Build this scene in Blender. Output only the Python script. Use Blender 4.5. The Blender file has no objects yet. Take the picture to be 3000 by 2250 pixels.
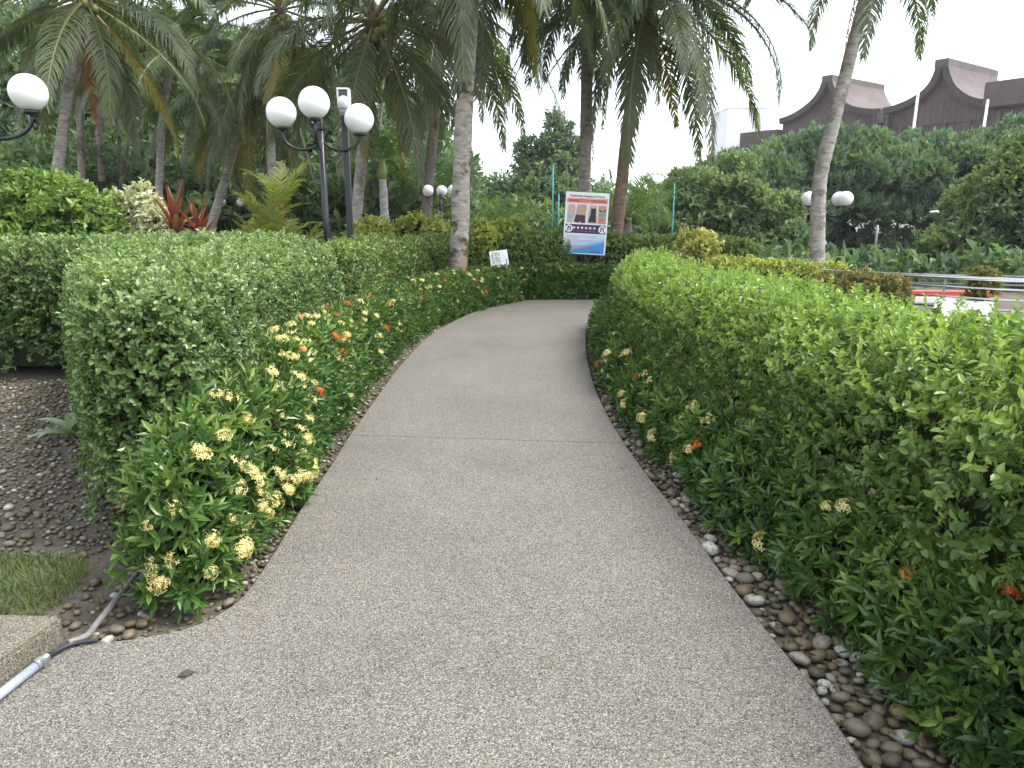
import bpy, math, random
import numpy as np
from mathutils import Vector, Matrix

# ------------------------------------------------------------------ camera, sky, sun, exposure
scene = bpy.context.scene
COL = scene.collection
cam_d = bpy.data.cameras.new("camera")
cam_d.lens = 26.0
cam_d.sensor_width = 36.0
cam_d.clip_start = 0.05
cam_d.clip_end = 2000.0
cam = bpy.data.objects.new("camera", cam_d)
cam.location = (0, 0, 1.6)
cam.rotation_euler = (math.radians(90 - 12.617), 0, 0)
COL.objects.link(cam)
scene.camera = cam

SUN_EL, SUN_AZ = math.radians(58), math.radians(95)      # azimuth measured from +Y towards +X
world = bpy.data.worlds.new("World")
scene.world = world
world.use_nodes = True
wn = world.node_tree
wn.nodes.clear()
w_out = wn.nodes.new("ShaderNodeOutputWorld")
w_bg = wn.nodes.new("ShaderNodeBackground")
w_sky = wn.nodes.new("ShaderNodeTexSky")
w_sky.sky_type = 'NISHITA'
w_sky.sun_disc = False
w_sky.sun_elevation = SUN_EL
w_sky.sun_rotation = SUN_AZ
w_sky.air_density = 1.0
w_sky.dust_density = 1.5
w_sky.ozone_density = 1.0
w_hs = wn.nodes.new("ShaderNodeHueSaturation")           # an even, milky overcast
w_hs.inputs['Saturation'].default_value = 0.35
w_bg.inputs['Strength'].default_value = 0.14
wn.links.new(w_sky.outputs['Color'], w_hs.inputs['Color'])
wn.links.new(w_hs.outputs['Color'], w_bg.inputs['Color'])
wn.links.new(w_bg.outputs['Background'], w_out.inputs['Surface'])

sun_d = bpy.data.lights.new("sun", 'SUN')
sun_d.energy = 1.2
sun_d.angle = math.radians(25)
sun_d.color = (1.0, 0.96, 0.9)
sun = bpy.data.objects.new("sun", sun_d)
_d = Vector((math.sin(SUN_AZ) * math.cos(SUN_EL), math.cos(SUN_AZ) * math.cos(SUN_EL), math.sin(SUN_EL)))
sun.rotation_euler = _d.to_track_quat('Z', 'Y').to_euler()
sun.location = (0, 0, 30)
COL.objects.link(sun)

vs = scene.view_settings
vs.view_transform = 'Standard'
vs.look = 'None'
vs.exposure = 1.92
vs.gamma = 1.0
vs.use_curve_mapping = False
cy = scene.cycles
cy.max_bounces = 5
cy.diffuse_bounces = 3
cy.glossy_bounces = 2
cy.transmission_bounces = 4
cy.use_adaptive_sampling = True
cy.adaptive_threshold = 0.02
cy.use_denoising = True

rng = np.random.default_rng(7)
random.seed(7)
PI = math.pi

# ------------------------------------------------------------------ materials
def nodes_of(name):
    m = bpy.data.materials.new(name)
    m.use_nodes = True
    nt = m.node_tree
    return m, nt, nt.nodes['Principled BSDF'], nt.nodes['Material Output']

def ramp(nt, stops):
    r = nt.nodes.new("ShaderNodeValToRGB")
    cr = r.color_ramp
    while len(cr.elements) < len(stops):
        cr.elements.new(0.5)
    for e, (p, c) in zip(cr.elements, stops):
        e.position = p
        e.color = (*c, 1)
    return r

def noise(nt, scale, detail=3.0, rough=0.55, coord='Object', vec=None):
    n = nt.nodes.new("ShaderNodeTexNoise")
    n.inputs['Scale'].default_value = scale
    n.inputs['Detail'].default_value = detail
    n.inputs['Roughness'].default_value = rough
    if vec is None:
        t = nt.nodes.new("ShaderNodeTexCoord")
        vec = t.outputs[coord]
    nt.links.new(vec, n.inputs['Vector'])
    return n

def mixc(nt, fac, a, b, mode='MIX'):
    m = nt.nodes.new("ShaderNodeMix")
    m.data_type = 'RGBA'
    m.blend_type = mode
    for sock, val in ((m.inputs['Factor'], fac), (m.inputs['A'], a), (m.inputs['B'], b)):
        if hasattr(val, 'links'):
            nt.links.new(val, sock)
        elif isinstance(val, (int, float)):
            sock.default_value = val
        else:
            sock.default_value = (*val, 1)
    return m.outputs['Result']

def bump(nt, bsdf, height, strength, dist=0.01):
    b = nt.nodes.new("ShaderNodeBump")
    b.inputs['Strength'].default_value = strength
    b.inputs['Distance'].default_value = dist
    nt.links.new(height, b.inputs['Height'])
    nt.links.new(b.outputs['Normal'], bsdf.inputs['Normal'])

def plain(name, col, rough=0.6, metal=0.0, spec=0.5, var=0.12, scale=6.0, bumpy=0.0):
    m, nt, b, o = nodes_of(name)
    n = noise(nt, scale, 4)
    r = ramp(nt, [(0.3, tuple(c * (1 - var) for c in col)), (0.7, tuple(min(1, c * (1 + var)) for c in col))])
    nt.links.new(n.outputs['Fac'], r.inputs['Fac'])
    nt.links.new(r.outputs['Color'], b.inputs['Base Color'])
    b.inputs['Roughness'].default_value = rough
    b.inputs['Metallic'].default_value = metal
    b.inputs['Specular IOR Level'].default_value = spec
    if bumpy:
        bump(nt, b, n.outputs['Fac'], bumpy)
    return m

def leaf_mat(name, dark, mid, light, young, rough=0.38, trans=0.28, spec=0.5):
    m, nt, b, o = nodes_of(name)
    a = nt.nodes.new("ShaderNodeAttribute"); a.attribute_name = 'tint'
    y = nt.nodes.new("ShaderNodeAttribute"); y.attribute_name = 'young'
    r = ramp(nt, [(0.0, dark), (0.5, mid), (1.0, light)])
    nt.links.new(a.outputs['Fac'], r.inputs['Fac'])
    c = mixc(nt, y.outputs['Fac'], r.outputs['Color'], young)
    nt.links.new(c, b.inputs['Base Color'])
    b.inputs['Roughness'].default_value = rough
    b.inputs['Specular IOR Level'].default_value = spec
    t = nt.nodes.new("ShaderNodeBsdfTranslucent")
    tc = mixc(nt, 1.0, c, (1.25, 1.35, 0.6), 'MULTIPLY')
    nt.links.new(tc, t.inputs['Color'])
    mx = nt.nodes.new("ShaderNodeMixShader")
    mx.inputs[0].default_value = trans
    nt.links.new(b.outputs[0], mx.inputs[1])
    nt.links.new(t.outputs[0], mx.inputs[2])
    nt.links.new(mx.outputs[0], o.inputs['Surface'])
    return m

M = {}
M['privet'] = leaf_mat('privet_leaf', (.055, .1, .034), (.112, .187, .062), (.18, .27, .095), (.26, .35, .13), rough=.31, trans=.28)
M['privet_far'] = leaf_mat('hedge_leaf', (.06, .1, .03), (.12, .19, .05), (.18, .26, .075), (.26, .33, .1), rough=.45)
M['ixora'] = leaf_mat('ixora_leaf', (.03, .075, .02), (.068, .145, .036), (.13, .22, .05), (.21, .29, .07), rough=.28, trans=.25)
M['bright'] = leaf_mat('bright_hedge_leaf', (.05, .095, .024), (.11, .19, .046), (.18, .28, .075), (.31, .43, .11), rough=.33, trans=.36)
M['duranta'] = leaf_mat('yellow_green_leaf', (.12, .16, .035), (.26, .32, .065), (.4, .45, .1), (.5, .5, .14), rough=.45)
M['croton'] = leaf_mat('croton_leaf', (.1, .13, .035), (.26, .28, .07), (.42, .4, .12), (.46, .42, .16), rough=.4)
M['rust'] = leaf_mat('rusty_leaf', (.08, .08, .03), (.15, .15, .045), (.23, .21, .06), (.28, .18, .05), rough=.5)
M['cream'] = leaf_mat('cream_leaf', (.2, .24, .12), (.45, .46, .3), (.62, .6, .42), (.7, .68, .5), rough=.5)
M['jungle'] = leaf_mat('jungle_leaf', (.048, .095, .055), (.1, .175, .1), (.165, .255, .125), (.23, .3, .1), rough=.45, trans=.3)
M['canopy'] = leaf_mat('canopy_leaf', (.055, .115, .075), (.115, .2, .125), (.18, .28, .155), (.26, .34, .15), rough=.5, trans=.28)
M['tree'] = leaf_mat('tree_leaf', (.075, .125, .07), (.135, .2, .105), (.2, .28, .13), (.28, .34, .13), rough=.5, trans=.32)
M['frond'] = leaf_mat('palm_frond', (.06, .085, .05), (.095, .135, .075), (.14, .19, .1), (.27, .25, .08), rough=.4, trans=.35)
M['frond_yellow'] = leaf_mat('yellowing_frond', (.13, .14, .03), (.21, .2, .04), (.3, .27, .06), (.36, .22, .05), rough=.5, trans=.4)
M['frond_dead'] = leaf_mat('dead_frond', (.12, .06, .025), (.26, .11, .035), (.36, .17, .06), (.4, .14, .03), rough=.7, trans=.25)
M['dry_leaf'] = leaf_mat('dry_brown_leaf', (.06, .045, .03), (.13, .09, .05), (.22, .16, .08), (.2, .15, .05), rough=.7, trans=.2)
M['cane_frond'] = leaf_mat('cane_palm_frond', (.09, .14, .035), (.16, .22, .055), (.24, .3, .08), (.36, .36, .1), rough=.5, trans=.4)
M['feather'] = leaf_mat('feather_frond', (.05, .11, .035), (.09, .18, .05), (.14, .25, .075), (.24, .31, .1), rough=.6, trans=.35, spec=.25)
M['cordyline'] = leaf_mat('red_strap_leaf', (.09, .03, .025), (.2, .055, .04), (.3, .11, .06), (.16, .13, .04), rough=.35, trans=.3)
M['cordyline_dark'] = leaf_mat('dull_strap_leaf', (.05, .04, .045), (.09, .075, .08), (.15, .12, .12), (.1, .1, .05), rough=.25, trans=.1)
M['grass'] = leaf_mat('grass_blade', (.05, .08, .02), (.09, .145, .035), (.14, .2, .055), (.16, .19, .055), rough=.6)
M['petal_yellow'] = leaf_mat('yellow_petal', (.75, .58, .2), (.85, .72, .33), (.9, .8, .45), (.85, .7, .3), rough=.5, trans=.3)
M['petal_orange'] = leaf_mat('orange_petal', (.55, .06, .015), (.72, .12, .03), (.8, .22, .05), (.8, .3, .08), rough=.5, trans=.3)
M['dieff'] = leaf_mat('pale_striped_leaf', (.1, .18, .08), (.28, .36, .2), (.4, .46, .28), (.3, .4, .2), rough=.35)
M['twig'] = plain('shaded_interior', (.028, .036, .016), .95, spec=.1, var=.7, scale=55, bumpy=1.0)  # dark core colour, painted in for the shade inside hedges and crowns
M['bare_twig'] = plain('bare_twig', (.32, .28, .24), .9)
M['bark'] = plain('tree_bark', (.09, .075, .06), .95, var=.4, scale=9, bumpy=.5)
M['black_paint'] = plain('black_painted_steel', (.012, .013, .016), .32, var=.2)
M['steel'] = plain('stainless_rail', (.62, .62, .64), .25, metal=1.0, var=.05)
M['grey_post'] = plain('grey_steel_post', (.2, .22, .21), .45, metal=.3)
M['camera_white'] = plain('camera_housing_white', (.62, .62, .6), .45, var=.08)
M['camera_grey'] = plain('camera_housing_grey', (.3, .31, .32), .5)
M['dark_glass'] = plain('dark_glass', (.02, .02, .025), .1)
M['white_paint'] = plain('white_paint', (.75, .75, .75), .5, var=.05)
M['white_plastic'] = plain('white_plastic', (.78, .78, .77), .35, var=.05)
M['red_paint'] = plain('red_kerb_paint', (.5, .05, .05), .55)
M['teal_paint'] = plain('teal_paint', (.03, .26, .27), .5)
M['yellow_paint'] = plain('yellow_paint', (.5, .3, .03), .6, var=.25)
M['pvc_pale'] = plain('pale_pvc', (.3, .33, .4), .4, var=.1, scale=18)
M['pvc_grey'] = plain('weathered_pvc', (.17, .17, .16), .65, var=.25, scale=14)
M['rubber'] = plain('black_rubber', (.02, .022, .028), .5)
M['clamp'] = plain('clamp_steel', (.4, .42, .44), .35, metal=.8)
M['building_brown'] = plain('brown_cladding', (.082, .058, .052), .75, var=.15, scale=.35)
M['building_fascia'] = plain('brown_fascia', (.095, .068, .063), .7, var=.12, scale=.5)
M['building_dark'] = plain('dark_glazing', (.03, .027, .03), .3)
M['pale_wall'] = plain('pale_render', (.85, .85, .85), .8, var=.04, scale=.3)
M['red_stem'] = plain('red_cane', (.5, .1, .03), .4, var=.2)
M['cane'] = plain('green_cane', (.2, .24, .06), .5, var=.25)
M['crownshaft'] = plain('green_crownshaft', (.22, .26, .06), .45, var=.2)
M['coconut'] = plain('coconut_husk', (.13, .14, .03), .5, var=.3)
M['leafbase'] = plain('fibrous_leaf_base', (.1, .065, .04), .95, var=.45, scale=12)
M['dead_leaf'] = plain('dry_leaf', (.05, .04, .04), .8)
M['ceramic'] = plain('terracotta', (.3, .14, .08), .8)

for key, ax in (('building_fascia', 'Y'), ('building_brown', 'X')):
    nt = M[key].node_tree; b = nt.nodes['Principled BSDF']
    wv = nt.nodes.new("ShaderNodeTexWave"); wv.bands_direction = ax; wv.inputs['Scale'].default_value = .42; wv.inputs['Distortion'].default_value = 0
    tc = nt.nodes.new("ShaderNodeTexCoord"); nt.links.new(tc.outputs['Object'], wv.inputs['Vector'])
    wr = ramp(nt, [(.0, (.45, .45, .45)), (.06, (1, 1, 1))]); nt.links.new(wv.outputs['Fac'], wr.inputs['Fac'])
    st = noise(nt, .5, 5, .7, vec=tc.outputs['Object']); sr = ramp(nt, [(.35, (.75, .74, .72)), (.7, (1.2, 1.18, 1.15))]); nt.links.new(st.outputs['Fac'], sr.inputs['Fac'])
    old = b.inputs['Base Color'].links[0].from_socket
    c = mixc(nt, 1.0, mixc(nt, 1.0, old, wr.outputs['Color'], 'MULTIPLY'), sr.outputs['Color'], 'MULTIPLY')
    nt.links.new(c, b.inputs['Base Color'])

# opal globes
m, nt, b, o = nodes_of('opal_globe')
n = noise(nt, 5.0, 3)
r = ramp(nt, [(.3, (.8, .8, .79)), (.7, (.86, .86, .86))])
nt.links.new(n.outputs['Fac'], r.inputs['Fac']); nt.links.new(r.outputs['Color'], b.inputs['Base Color'])
b.inputs['Roughness'].default_value = .3
b.inputs['Subsurface Weight'].default_value = .5
b.inputs['Subsurface Radius'].default_value = (.12, .12, .12)
M['globe'] = m

# exposed aggregate concrete
def aggregate(name, base, dirt):
    m, nt, b, o = nodes_of(name)
    tc = nt.nodes.new("ShaderNodeTexCoord")
    vo = nt.nodes.new("ShaderNodeTexVoronoi")
    vo.inputs['Scale'].default_value = 240
    nt.links.new(tc.outputs['Object'], vo.inputs['Vector'])
    sep = nt.nodes.new("ShaderNodeSeparateColor")
    nt.links.new(vo.outputs['Color'], sep.inputs['Color'])
    k = lambda s: tuple(c * s for c in base)
    st = ramp(nt, [(0.0, k(.22)), (.16, k(.5)), (.38, k(.9)), (.6, (base[0] * 1.25, base[1] * 1.1, base[2] * .9)), (.82, k(1.35)), (.96, k(2.3))])
    nt.links.new(sep.outputs['Red'], st.inputs['Fac'])
    fine = noise(nt, 330, 2, .6, vec=tc.outputs['Object'])
    fr = ramp(nt, [(.3, (.62, .62, .62)), (.7, (1.3, 1.3, 1.3))])
    nt.links.new(fine.outputs['Fac'], fr.inputs['Fac'])
    c = mixc(nt, .8, st.outputs['Color'], fr.outputs['Color'], 'MULTIPLY')
    big = noise(nt, .9, 5, .62, vec=tc.outputs['Object'])
    br = ramp(nt, [(.3, (.84, .835, .83)), (.52, (1, 1, 1)), (.74, (1.09, 1.08, 1.05))])
    nt.links.new(big.outputs['Fac'], br.inputs['Fac'])
    c = mixc(nt, 1.0, c, br.outputs['Color'], 'MULTIPLY')
    rust = noise(nt, 3.6, 4, .7, vec=tc.outputs['Object'])
    rr = ramp(nt, [(.6, (0, 0, 0)), (.78, (1, 1, 1))])
    nt.links.new(rust.outputs['Fac'], rr.inputs['Fac'])
    sc = nt.nodes.new("ShaderNodeMath"); sc.operation = 'MULTIPLY'; sc.inputs[1].default_value = .4
    nt.links.new(rr.outputs['Color'], sc.inputs[0])
    c = mixc(nt, sc.outputs[0], c, dirt)
    nt.links.new(c, b.inputs['Base Color'])
    b.inputs['Roughness'].default_value = .78
    b.inputs['Specular IOR Level'].default_value = .35
    bump(nt, b, vo.outputs['Distance'], .5, .004)
    return m
M['path'] = aggregate('exposed_aggregate', (.149, .143, .128), (.132, .113, .087))
M['step'] = aggregate('mossy_aggregate', (.15, .138, .11), (.1, .09, .055))

# soil with moss
m, nt, b, o = nodes_of('damp_soil')
n1 = noise(nt, 1.3, 6, .65); n2 = noise(nt, 22, 4, .6)
r1 = ramp(nt, [(.35, (.07, .06, .046)), (.52, (.11, .095, .075)), (.7, (.075, .08, .04))])
nt.links.new(n1.outputs['Fac'], r1.inputs['Fac'])
r2 = ramp(nt, [(.3, (.6, .6, .6)), (.7, (1.35, 1.3, 1.25))])
nt.links.new(n2.outputs['Fac'], r2.inputs['Fac'])
nt.links.new(mixc(nt, 1.0, r1.outputs['Color'], r2.outputs['Color'], 'MULTIPLY'), b.inputs['Base Color'])
b.inputs['Roughness'].default_value = .95
bump(nt, b, n2.outputs['Fac'], .8, .02)
M['soil'] = m

# river pebbles: single stones vary by object, the joined ones by attribute
def pebble_mat(name, by_object):
    m, nt, b, o = nodes_of(name)
    if by_object:
        s = nt.nodes.new("ShaderNodeObjectInfo").outputs['Random']
    else:
        a = nt.nodes.new("ShaderNodeAttribute"); a.attribute_name = 'tint'; s = a.outputs['Fac']
    r = ramp(nt, [(0, (.06, .055, .04)), (.2, (.13, .105, .055)), (.4, (.2, .14, .075)), (.55, (.15, .135, .1)), (.7, (.2, .18, .14)), (.86, (.3, .27, .23)), (.97, (.58, .57, .54))])
    r.color_ramp.interpolation = 'LINEAR'
    nt.links.new(s, r.inputs['Fac'])
    n = noise(nt, 30, 4, .6)
    nr = ramp(nt, [(.3, (.58, .56, .5)), (.7, (1.05, 1.03, .98))])
    nt.links.new(n.outputs['Fac'], nr.inputs['Fac'])
    c = mixc(nt, 1.0, r.outputs['Color'], nr.outputs['Color'], 'MULTIPLY')
    mo = noise(nt, 4, 4, .6, coord='Generated')
    mr = ramp(nt, [(.42, (0, 0, 0)), (.68, (.8, .8, .8))])
    nt.links.new(mo.outputs['Fac'], mr.inputs['Fac'])
    c = mixc(nt, mr.outputs['Color'], c, (.09, .085, .03))
    nt.links.new(c, b.inputs['Base Color'])
    b.inputs['Roughness'].default_value = .55
    return m
M['pebble'] = pebble_mat('river_pebble', True)
M['gravel'] = pebble_mat('gravel_stone', False)

# palm bark: rings, lichen, rust coloured algae low down on some trunks
def palm_bark(name, base, orange=0.0, moss=.35):
    m, nt, b, o = nodes_of(name)
    tc = nt.nodes.new("ShaderNodeTexCoord")
    mp = nt.nodes.new("ShaderNodeMapping"); mp.inputs['Scale'].default_value = (1, 1, 3.2)
    nt.links.new(tc.outputs['Object'], mp.inputs['Vector'])
    n1 = noise(nt, 5.5, 6, .72, vec=mp.outputs['Vector'])
    r1 = ramp(nt, [(.3, tuple(c * .4 for c in base)), (.48, base), (.62, tuple(c * 1.35 for c in base)), (.76, tuple(c * 2.0 for c in base))])
    nt.links.new(n1.outputs['Fac'], r1.inputs['Fac'])
    n2 = noise(nt, 2.2, 5, .6, vec=tc.outputs['Object'])
    r2 = ramp(nt, [(.53, (0, 0, 0)), (.6, (min(1, moss * 2),) * 3)])
    nt.links.new(n2.outputs['Fac'], r2.inputs['Fac'])
    c = mixc(nt, r2.outputs['Color'], r1.outputs['Color'], (.06, .05, .022))
    if orange:
        n3 = noise(nt, 2.6, 6, .65, vec=tc.outputs['Object'])
        sx = nt.nodes.new("ShaderNodeSeparateXYZ"); nt.links.new(tc.outputs['Object'], sx.inputs[0])
        mr = nt.nodes.new("ShaderNodeMapRange")
        mr.inputs['From Min'].default_value = 2.6; mr.inputs['From Max'].default_value = .7
        mr.inputs['To Min'].default_value = -.35; mr.inputs['To Max'].default_value = .06
        nt.links.new(sx.outputs['Z'], mr.inputs['Value'])
        ad = nt.nodes.new("ShaderNodeMath"); ad.operation = 'ADD'
        nt.links.new(n3.outputs['Fac'], ad.inputs[0]); nt.links.new(mr.outputs[0], ad.inputs[1])
        r3 = ramp(nt, [(.5, (0, 0, 0)), (.62, (orange,) * 3)])
        nt.links.new(ad.outputs[0], r3.inputs['Fac'])
        c = mixc(nt, r3.outputs['Color'], c, (.2, .085, .02))
    nt.links.new(c, b.inputs['Base Color'])
    b.inputs['Roughness'].default_value = .9
    bump(nt, b, n1.outputs['Fac'], .7, .02)
    return m
M['palm_pale'] = palm_bark('palm_bark_pale', (.29, .265, .235), 0, .25)
M['palm_main'] = palm_bark('palm_bark_lichen', (.29, .265, .225), .7, .5)
M['palm_red'] = palm_bark('palm_bark_reddish', (.17, .11, .075), .9, .3)
M['palm_dark'] = palm_bark('palm_bark_dark', (.19, .16, .135), 0, .4)
M['palm_smooth'] = palm_bark('palm_bark_smooth', (.36, .35, .34), 0, .05)

# ------------------------------------------------------------------ mesh helpers
def link(o, parent=None, keep=False):
    COL.objects.link(o)
    if parent is not None:
        o.parent = parent
    return o

def empty(name, loc=(0, 0, 0), rz=0.0):
    o = bpy.data.objects.new(name, None)
    o.location = loc
    o.rotation_euler = (0, 0, rz)
    o.empty_display_size = .1
    COL.objects.link(o)
    return o

def tag(o, label=None, cat=None, group=None, kind=None):
    if label: o['label'] = label
    if cat: o['category'] = cat
    if group: o['group'] = group
    if kind: o['kind'] = kind
    return o

def mesh(name, V, F, mat, smooth=False, tint=None, young=None):
    """V (n,3) array, F (m,k) array or list of index tuples."""
    me = bpy.data.meshes.new(name)
    V = np.asarray(V, dtype=np.float32)
    if isinstance(F, np.ndarray):
        k = F.shape[1]
        me.vertices.add(len(V)); me.vertices.foreach_set('co', V.ravel())
        me.loops.add(F.size); me.loops.foreach_set('vertex_index', F.ravel().astype(np.int32))
        me.polygons.add(len(F))
        me.polygons.foreach_set('loop_start', np.arange(0, F.size, k, dtype=np.int32))
        me.update(calc_edges=True)
    else:
        me.from_pydata(V.tolist(), [], [tuple(f) for f in F])
    for nm, arr in (('tint', tint), ('young', young)):
        if arr is not None:
            a = me.attributes.new(nm, 'FLOAT', 'POINT')
            a.data.foreach_set('value', np.asarray(arr, dtype=np.float32))
    me.polygons.foreach_set('use_smooth', np.full(len(me.polygons), bool(smooth)))
    if mat: me.materials.append(mat)
    me.update()
    return me

def obj(name, me, parent=None, loc=None, rot=None, scale=None):
    o = bpy.data.objects.new(name, me)
    if loc is not None: o.location = loc
    if rot is not None: o.rotation_euler = rot
    if scale is not None: o.scale = (scale,) * 3 if isinstance(scale, (int, float)) else scale
    return link(o, parent)

class MB:
    """collects simple solids into one mesh"""
    def __init__(s): s.V = []; s.F = []
    def add(s, V, F):
        k = len(s.V); s.V += [tuple(map(float, v)) for v in V]; s.F += [tuple(int(i) + k for i in f) for f in F]; return s
    def box(s, c, d, rz=0.0, rx=0.0, bev=0.0):
        x, y, z = (a / 2 for a in d)
        if bev:
            e = bev
            V = []; 
            for zz, sh in ((-z, e), (-z + e, 0), (z - e, 0), (z, e)):
                xx, yy = x - sh, y - sh
                V += [(-xx, -yy, zz), (xx, -yy, zz), (xx, yy, zz), (-xx, yy, zz)]
            F = [(3, 2, 1, 0), (12, 13, 14, 15)]
            for l in range(3):
                for i in range(4):
                    j = (i + 1) % 4
                    F.append((l * 4 + i, l * 4 + j, l * 4 + 4 + j, l * 4 + 4 + i))
        else:
            V = [(-x, -y, -z), (x, -y, -z), (x, y, -z), (-x, y, -z), (-x, -y, z), (x, -y, z), (x, y, z), (-x, y, z)]
            F = [(3, 2, 1, 0), (4, 5, 6, 7), (0, 1, 5, 4), (1, 2, 6, 5), (2, 3, 7, 6), (3, 0, 4, 7)]
        R = Matrix.Rotation(rz, 3, 'Z') @ Matrix.Rotation(rx, 3, 'X')
        return s.add([R @ Vector(v) + Vector(c) for v in V], F)
    def tube(s, pts, rad, n=10, cap=True):
        V, F = tube(pts, rad, n, cap); return s.add(V, F)
    def lathe(s, prof, c=(0, 0, 0), n=20):
        k = len(prof)
        V = [(c[0] + r * math.cos(2 * PI * i / n), c[1] + r * math.sin(2 * PI * i / n), c[2] + z) for r, z in prof for i in range(n)]
        F = [(l * n + i, l * n + (i + 1) % n, (l + 1) * n + (i + 1) % n, (l + 1) * n + i) for l in range(k - 1) for i in range(n)]
        return s.add(V, F)
    def prism(s, poly, z0, z1):
        n = len(poly)
        V = [(x, y, z0) for x, y in poly] + [(x, y, z1) for x, y in poly]
        F = [tuple(range(n - 1, -1, -1)), tuple(range(n, 2 * n))] + [(i, (i + 1) % n, n + (i + 1) % n, n + i) for i in range(n)]
        return s.add(V, F)
    def build(s, name, mat, parent=None, smooth=False, loc=None, rot=None):
        return obj(name, mesh(name, np.array(s.V), s.F, mat, smooth), parent, loc, rot)

def tube(pts, rad, n=10, cap=True):
    pts = [Vector(p) for p in pts]
    if isinstance(rad, (int, float)): rad = [rad] * len(pts)
    V, F = [], []
    up = None
    for i, p in enumerate(pts):
        t = (pts[min(i + 1, len(pts) - 1)] - pts[max(i - 1, 0)]).normalized()
        if up is None:
            up = Vector((0, 0, 1)) if abs(t.z) < .9 else Vector((1, 0, 0))
        a = (up - t * up.dot(t)).normalized(); up = a
        b = t.cross(a)
        for k in range(n):
            an = 2 * PI * k / n
            V.append(p + (a * math.cos(an) + b * math.sin(an)) * rad[i])
    for i in range(len(pts) - 1):
        for k in range(n):
            F.append((i * n + k, i * n + (k + 1) % n, (i + 1) * n + (k + 1) % n, (i + 1) * n + k))
    if cap:
        F.append(tuple(range(n - 1, -1, -1))); F.append(tuple(range((len(pts) - 1) * n, len(pts) * n)))
    return V, F

def smooth_path(pts, per=8):
    """Catmull-Rom through the points"""
    P = [Vector(p) for p in pts]
    P = [P[0] * 2 - P[1]] + P + [P[-1] * 2 - P[-2]]
    out = []
    for i in range(1, len(P) - 2):
        for k in range(per):
            t = k / per
            a, b, c, d = P[i - 1:i + 3]
            out.append(.5 * ((2 * b) + (c - a) * t + (2 * a - 5 * b + 4 * c - d) * t * t + (3 * b - a - 3 * c + d) * t ** 3))
    out.append(P[-2])
    return out

def vnoise(P, freq, seed=0):
    """value noise in [-1,1], vectorised"""
    Q = np.asarray(P, dtype=np.float64) * freq + seed * 17.13
    I = np.floor(Q).astype(np.int64); f = Q - I; f = f * f * (3 - 2 * f)
    def h(a, b, c):
        n = (a * 374761393 + b * 668265263 + c * 2147483647 + seed * 1013) & 0xffffffff
        n = ((n ^ (n >> 13)) * 1274126177) & 0xffffffff
        return ((n ^ (n >> 16)) & 0xffff) / 32767.5 - 1
    r = 0
    for dx in (0, 1):
        for dy in (0, 1):
            for dz in (0, 1):
                w = (f[:, 0] if dx else 1 - f[:, 0]) * (f[:, 1] if dy else 1 - f[:, 1]) * (f[:, 2] if dz else 1 - f[:, 2])
                r = r + w * h(I[:, 0] + dx, I[:, 1] + dy, I[:, 2] + dz)
    return r

def norm(a):
    return a / np.maximum(np.linalg.norm(a, axis=-1, keepdims=True), 1e-9)

def rand_dirs(n):
    return norm(rng.normal(size=(n, 3)))

# ------------------------------------------------------------------ leaves
def leaf_tmpl(l, w, fold=.25, curl=.15, fine=False):
    """one leaf growing along +Y, face up +Z"""
    if fine:
        a, b = fold * w * .8 - curl * l * .06, fold * w * .8 - curl * l * .4
        V = [(0, 0, 0), (-w * .43, l * .3, a), (-w * .42, l * .66, b), (0, l, -curl * l), (w * .42, l * .66, b), (w * .43, l * .3, a)]
        F = [(0, 2, 1), (0, 3, 2), (0, 5, 4), (0, 4, 3)]
    else:
        V = [(0, 0, 0), (-w * .5, l * .48, fold * w), (0, l, -curl * l), (w * .5, l * .48, fold * w)]
        F = [(0, 2, 1), (0, 3, 2)]
    return np.array(V, float), np.array(F, int)

def sprig_tmpl(r, n, L, l, w, ang=(35, 75), fine=False, whorl=False):
    """shoot along +Z carrying n leaves; returns V, F, per-vertex leaf random"""
    Vs, Fs, T = [], [], []
    k = 0
    for i in range(n):
        s = r.uniform(.8, 1.2)
        V, F = leaf_tmpl(l * s, w * s * r.uniform(.9, 1.1), r.uniform(.12, .35), r.uniform(.02, .3), fine)
        el = math.radians(r.uniform(*ang))
        if whorl:
            az = i * 2.4 + r.uniform(-.3, .3); z = L * (.55 + .45 * i / max(1, n - 1)) if i % 2 else L * (.2 + .8 * i / max(1, n - 1))
            el = math.radians(ang[1] + (ang[0] - ang[1]) * i / max(1, n - 1)) + r.uniform(-.15, .15)
        else:
            az = i * PI + r.uniform(-.5, .5) + (i // 2) * .5; z = L * (i + .5) / n
        Rm = np.array(Matrix.Rotation(az, 3, 'Z') @ Matrix.Rotation(PI / 2 - el, 3, 'X') @ Matrix.Rotation(r.uniform(-.4, .4), 3, 'Y'))
        V = V @ Rm.T + np.array([0, 0, z])
        Vs.append(V); Fs.append(F + k); k += len(V); T += [r.uniform(-1, 1)] * len(V)
    return np.vstack(Vs), np.vstack(Fs), np.array(T)

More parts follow.
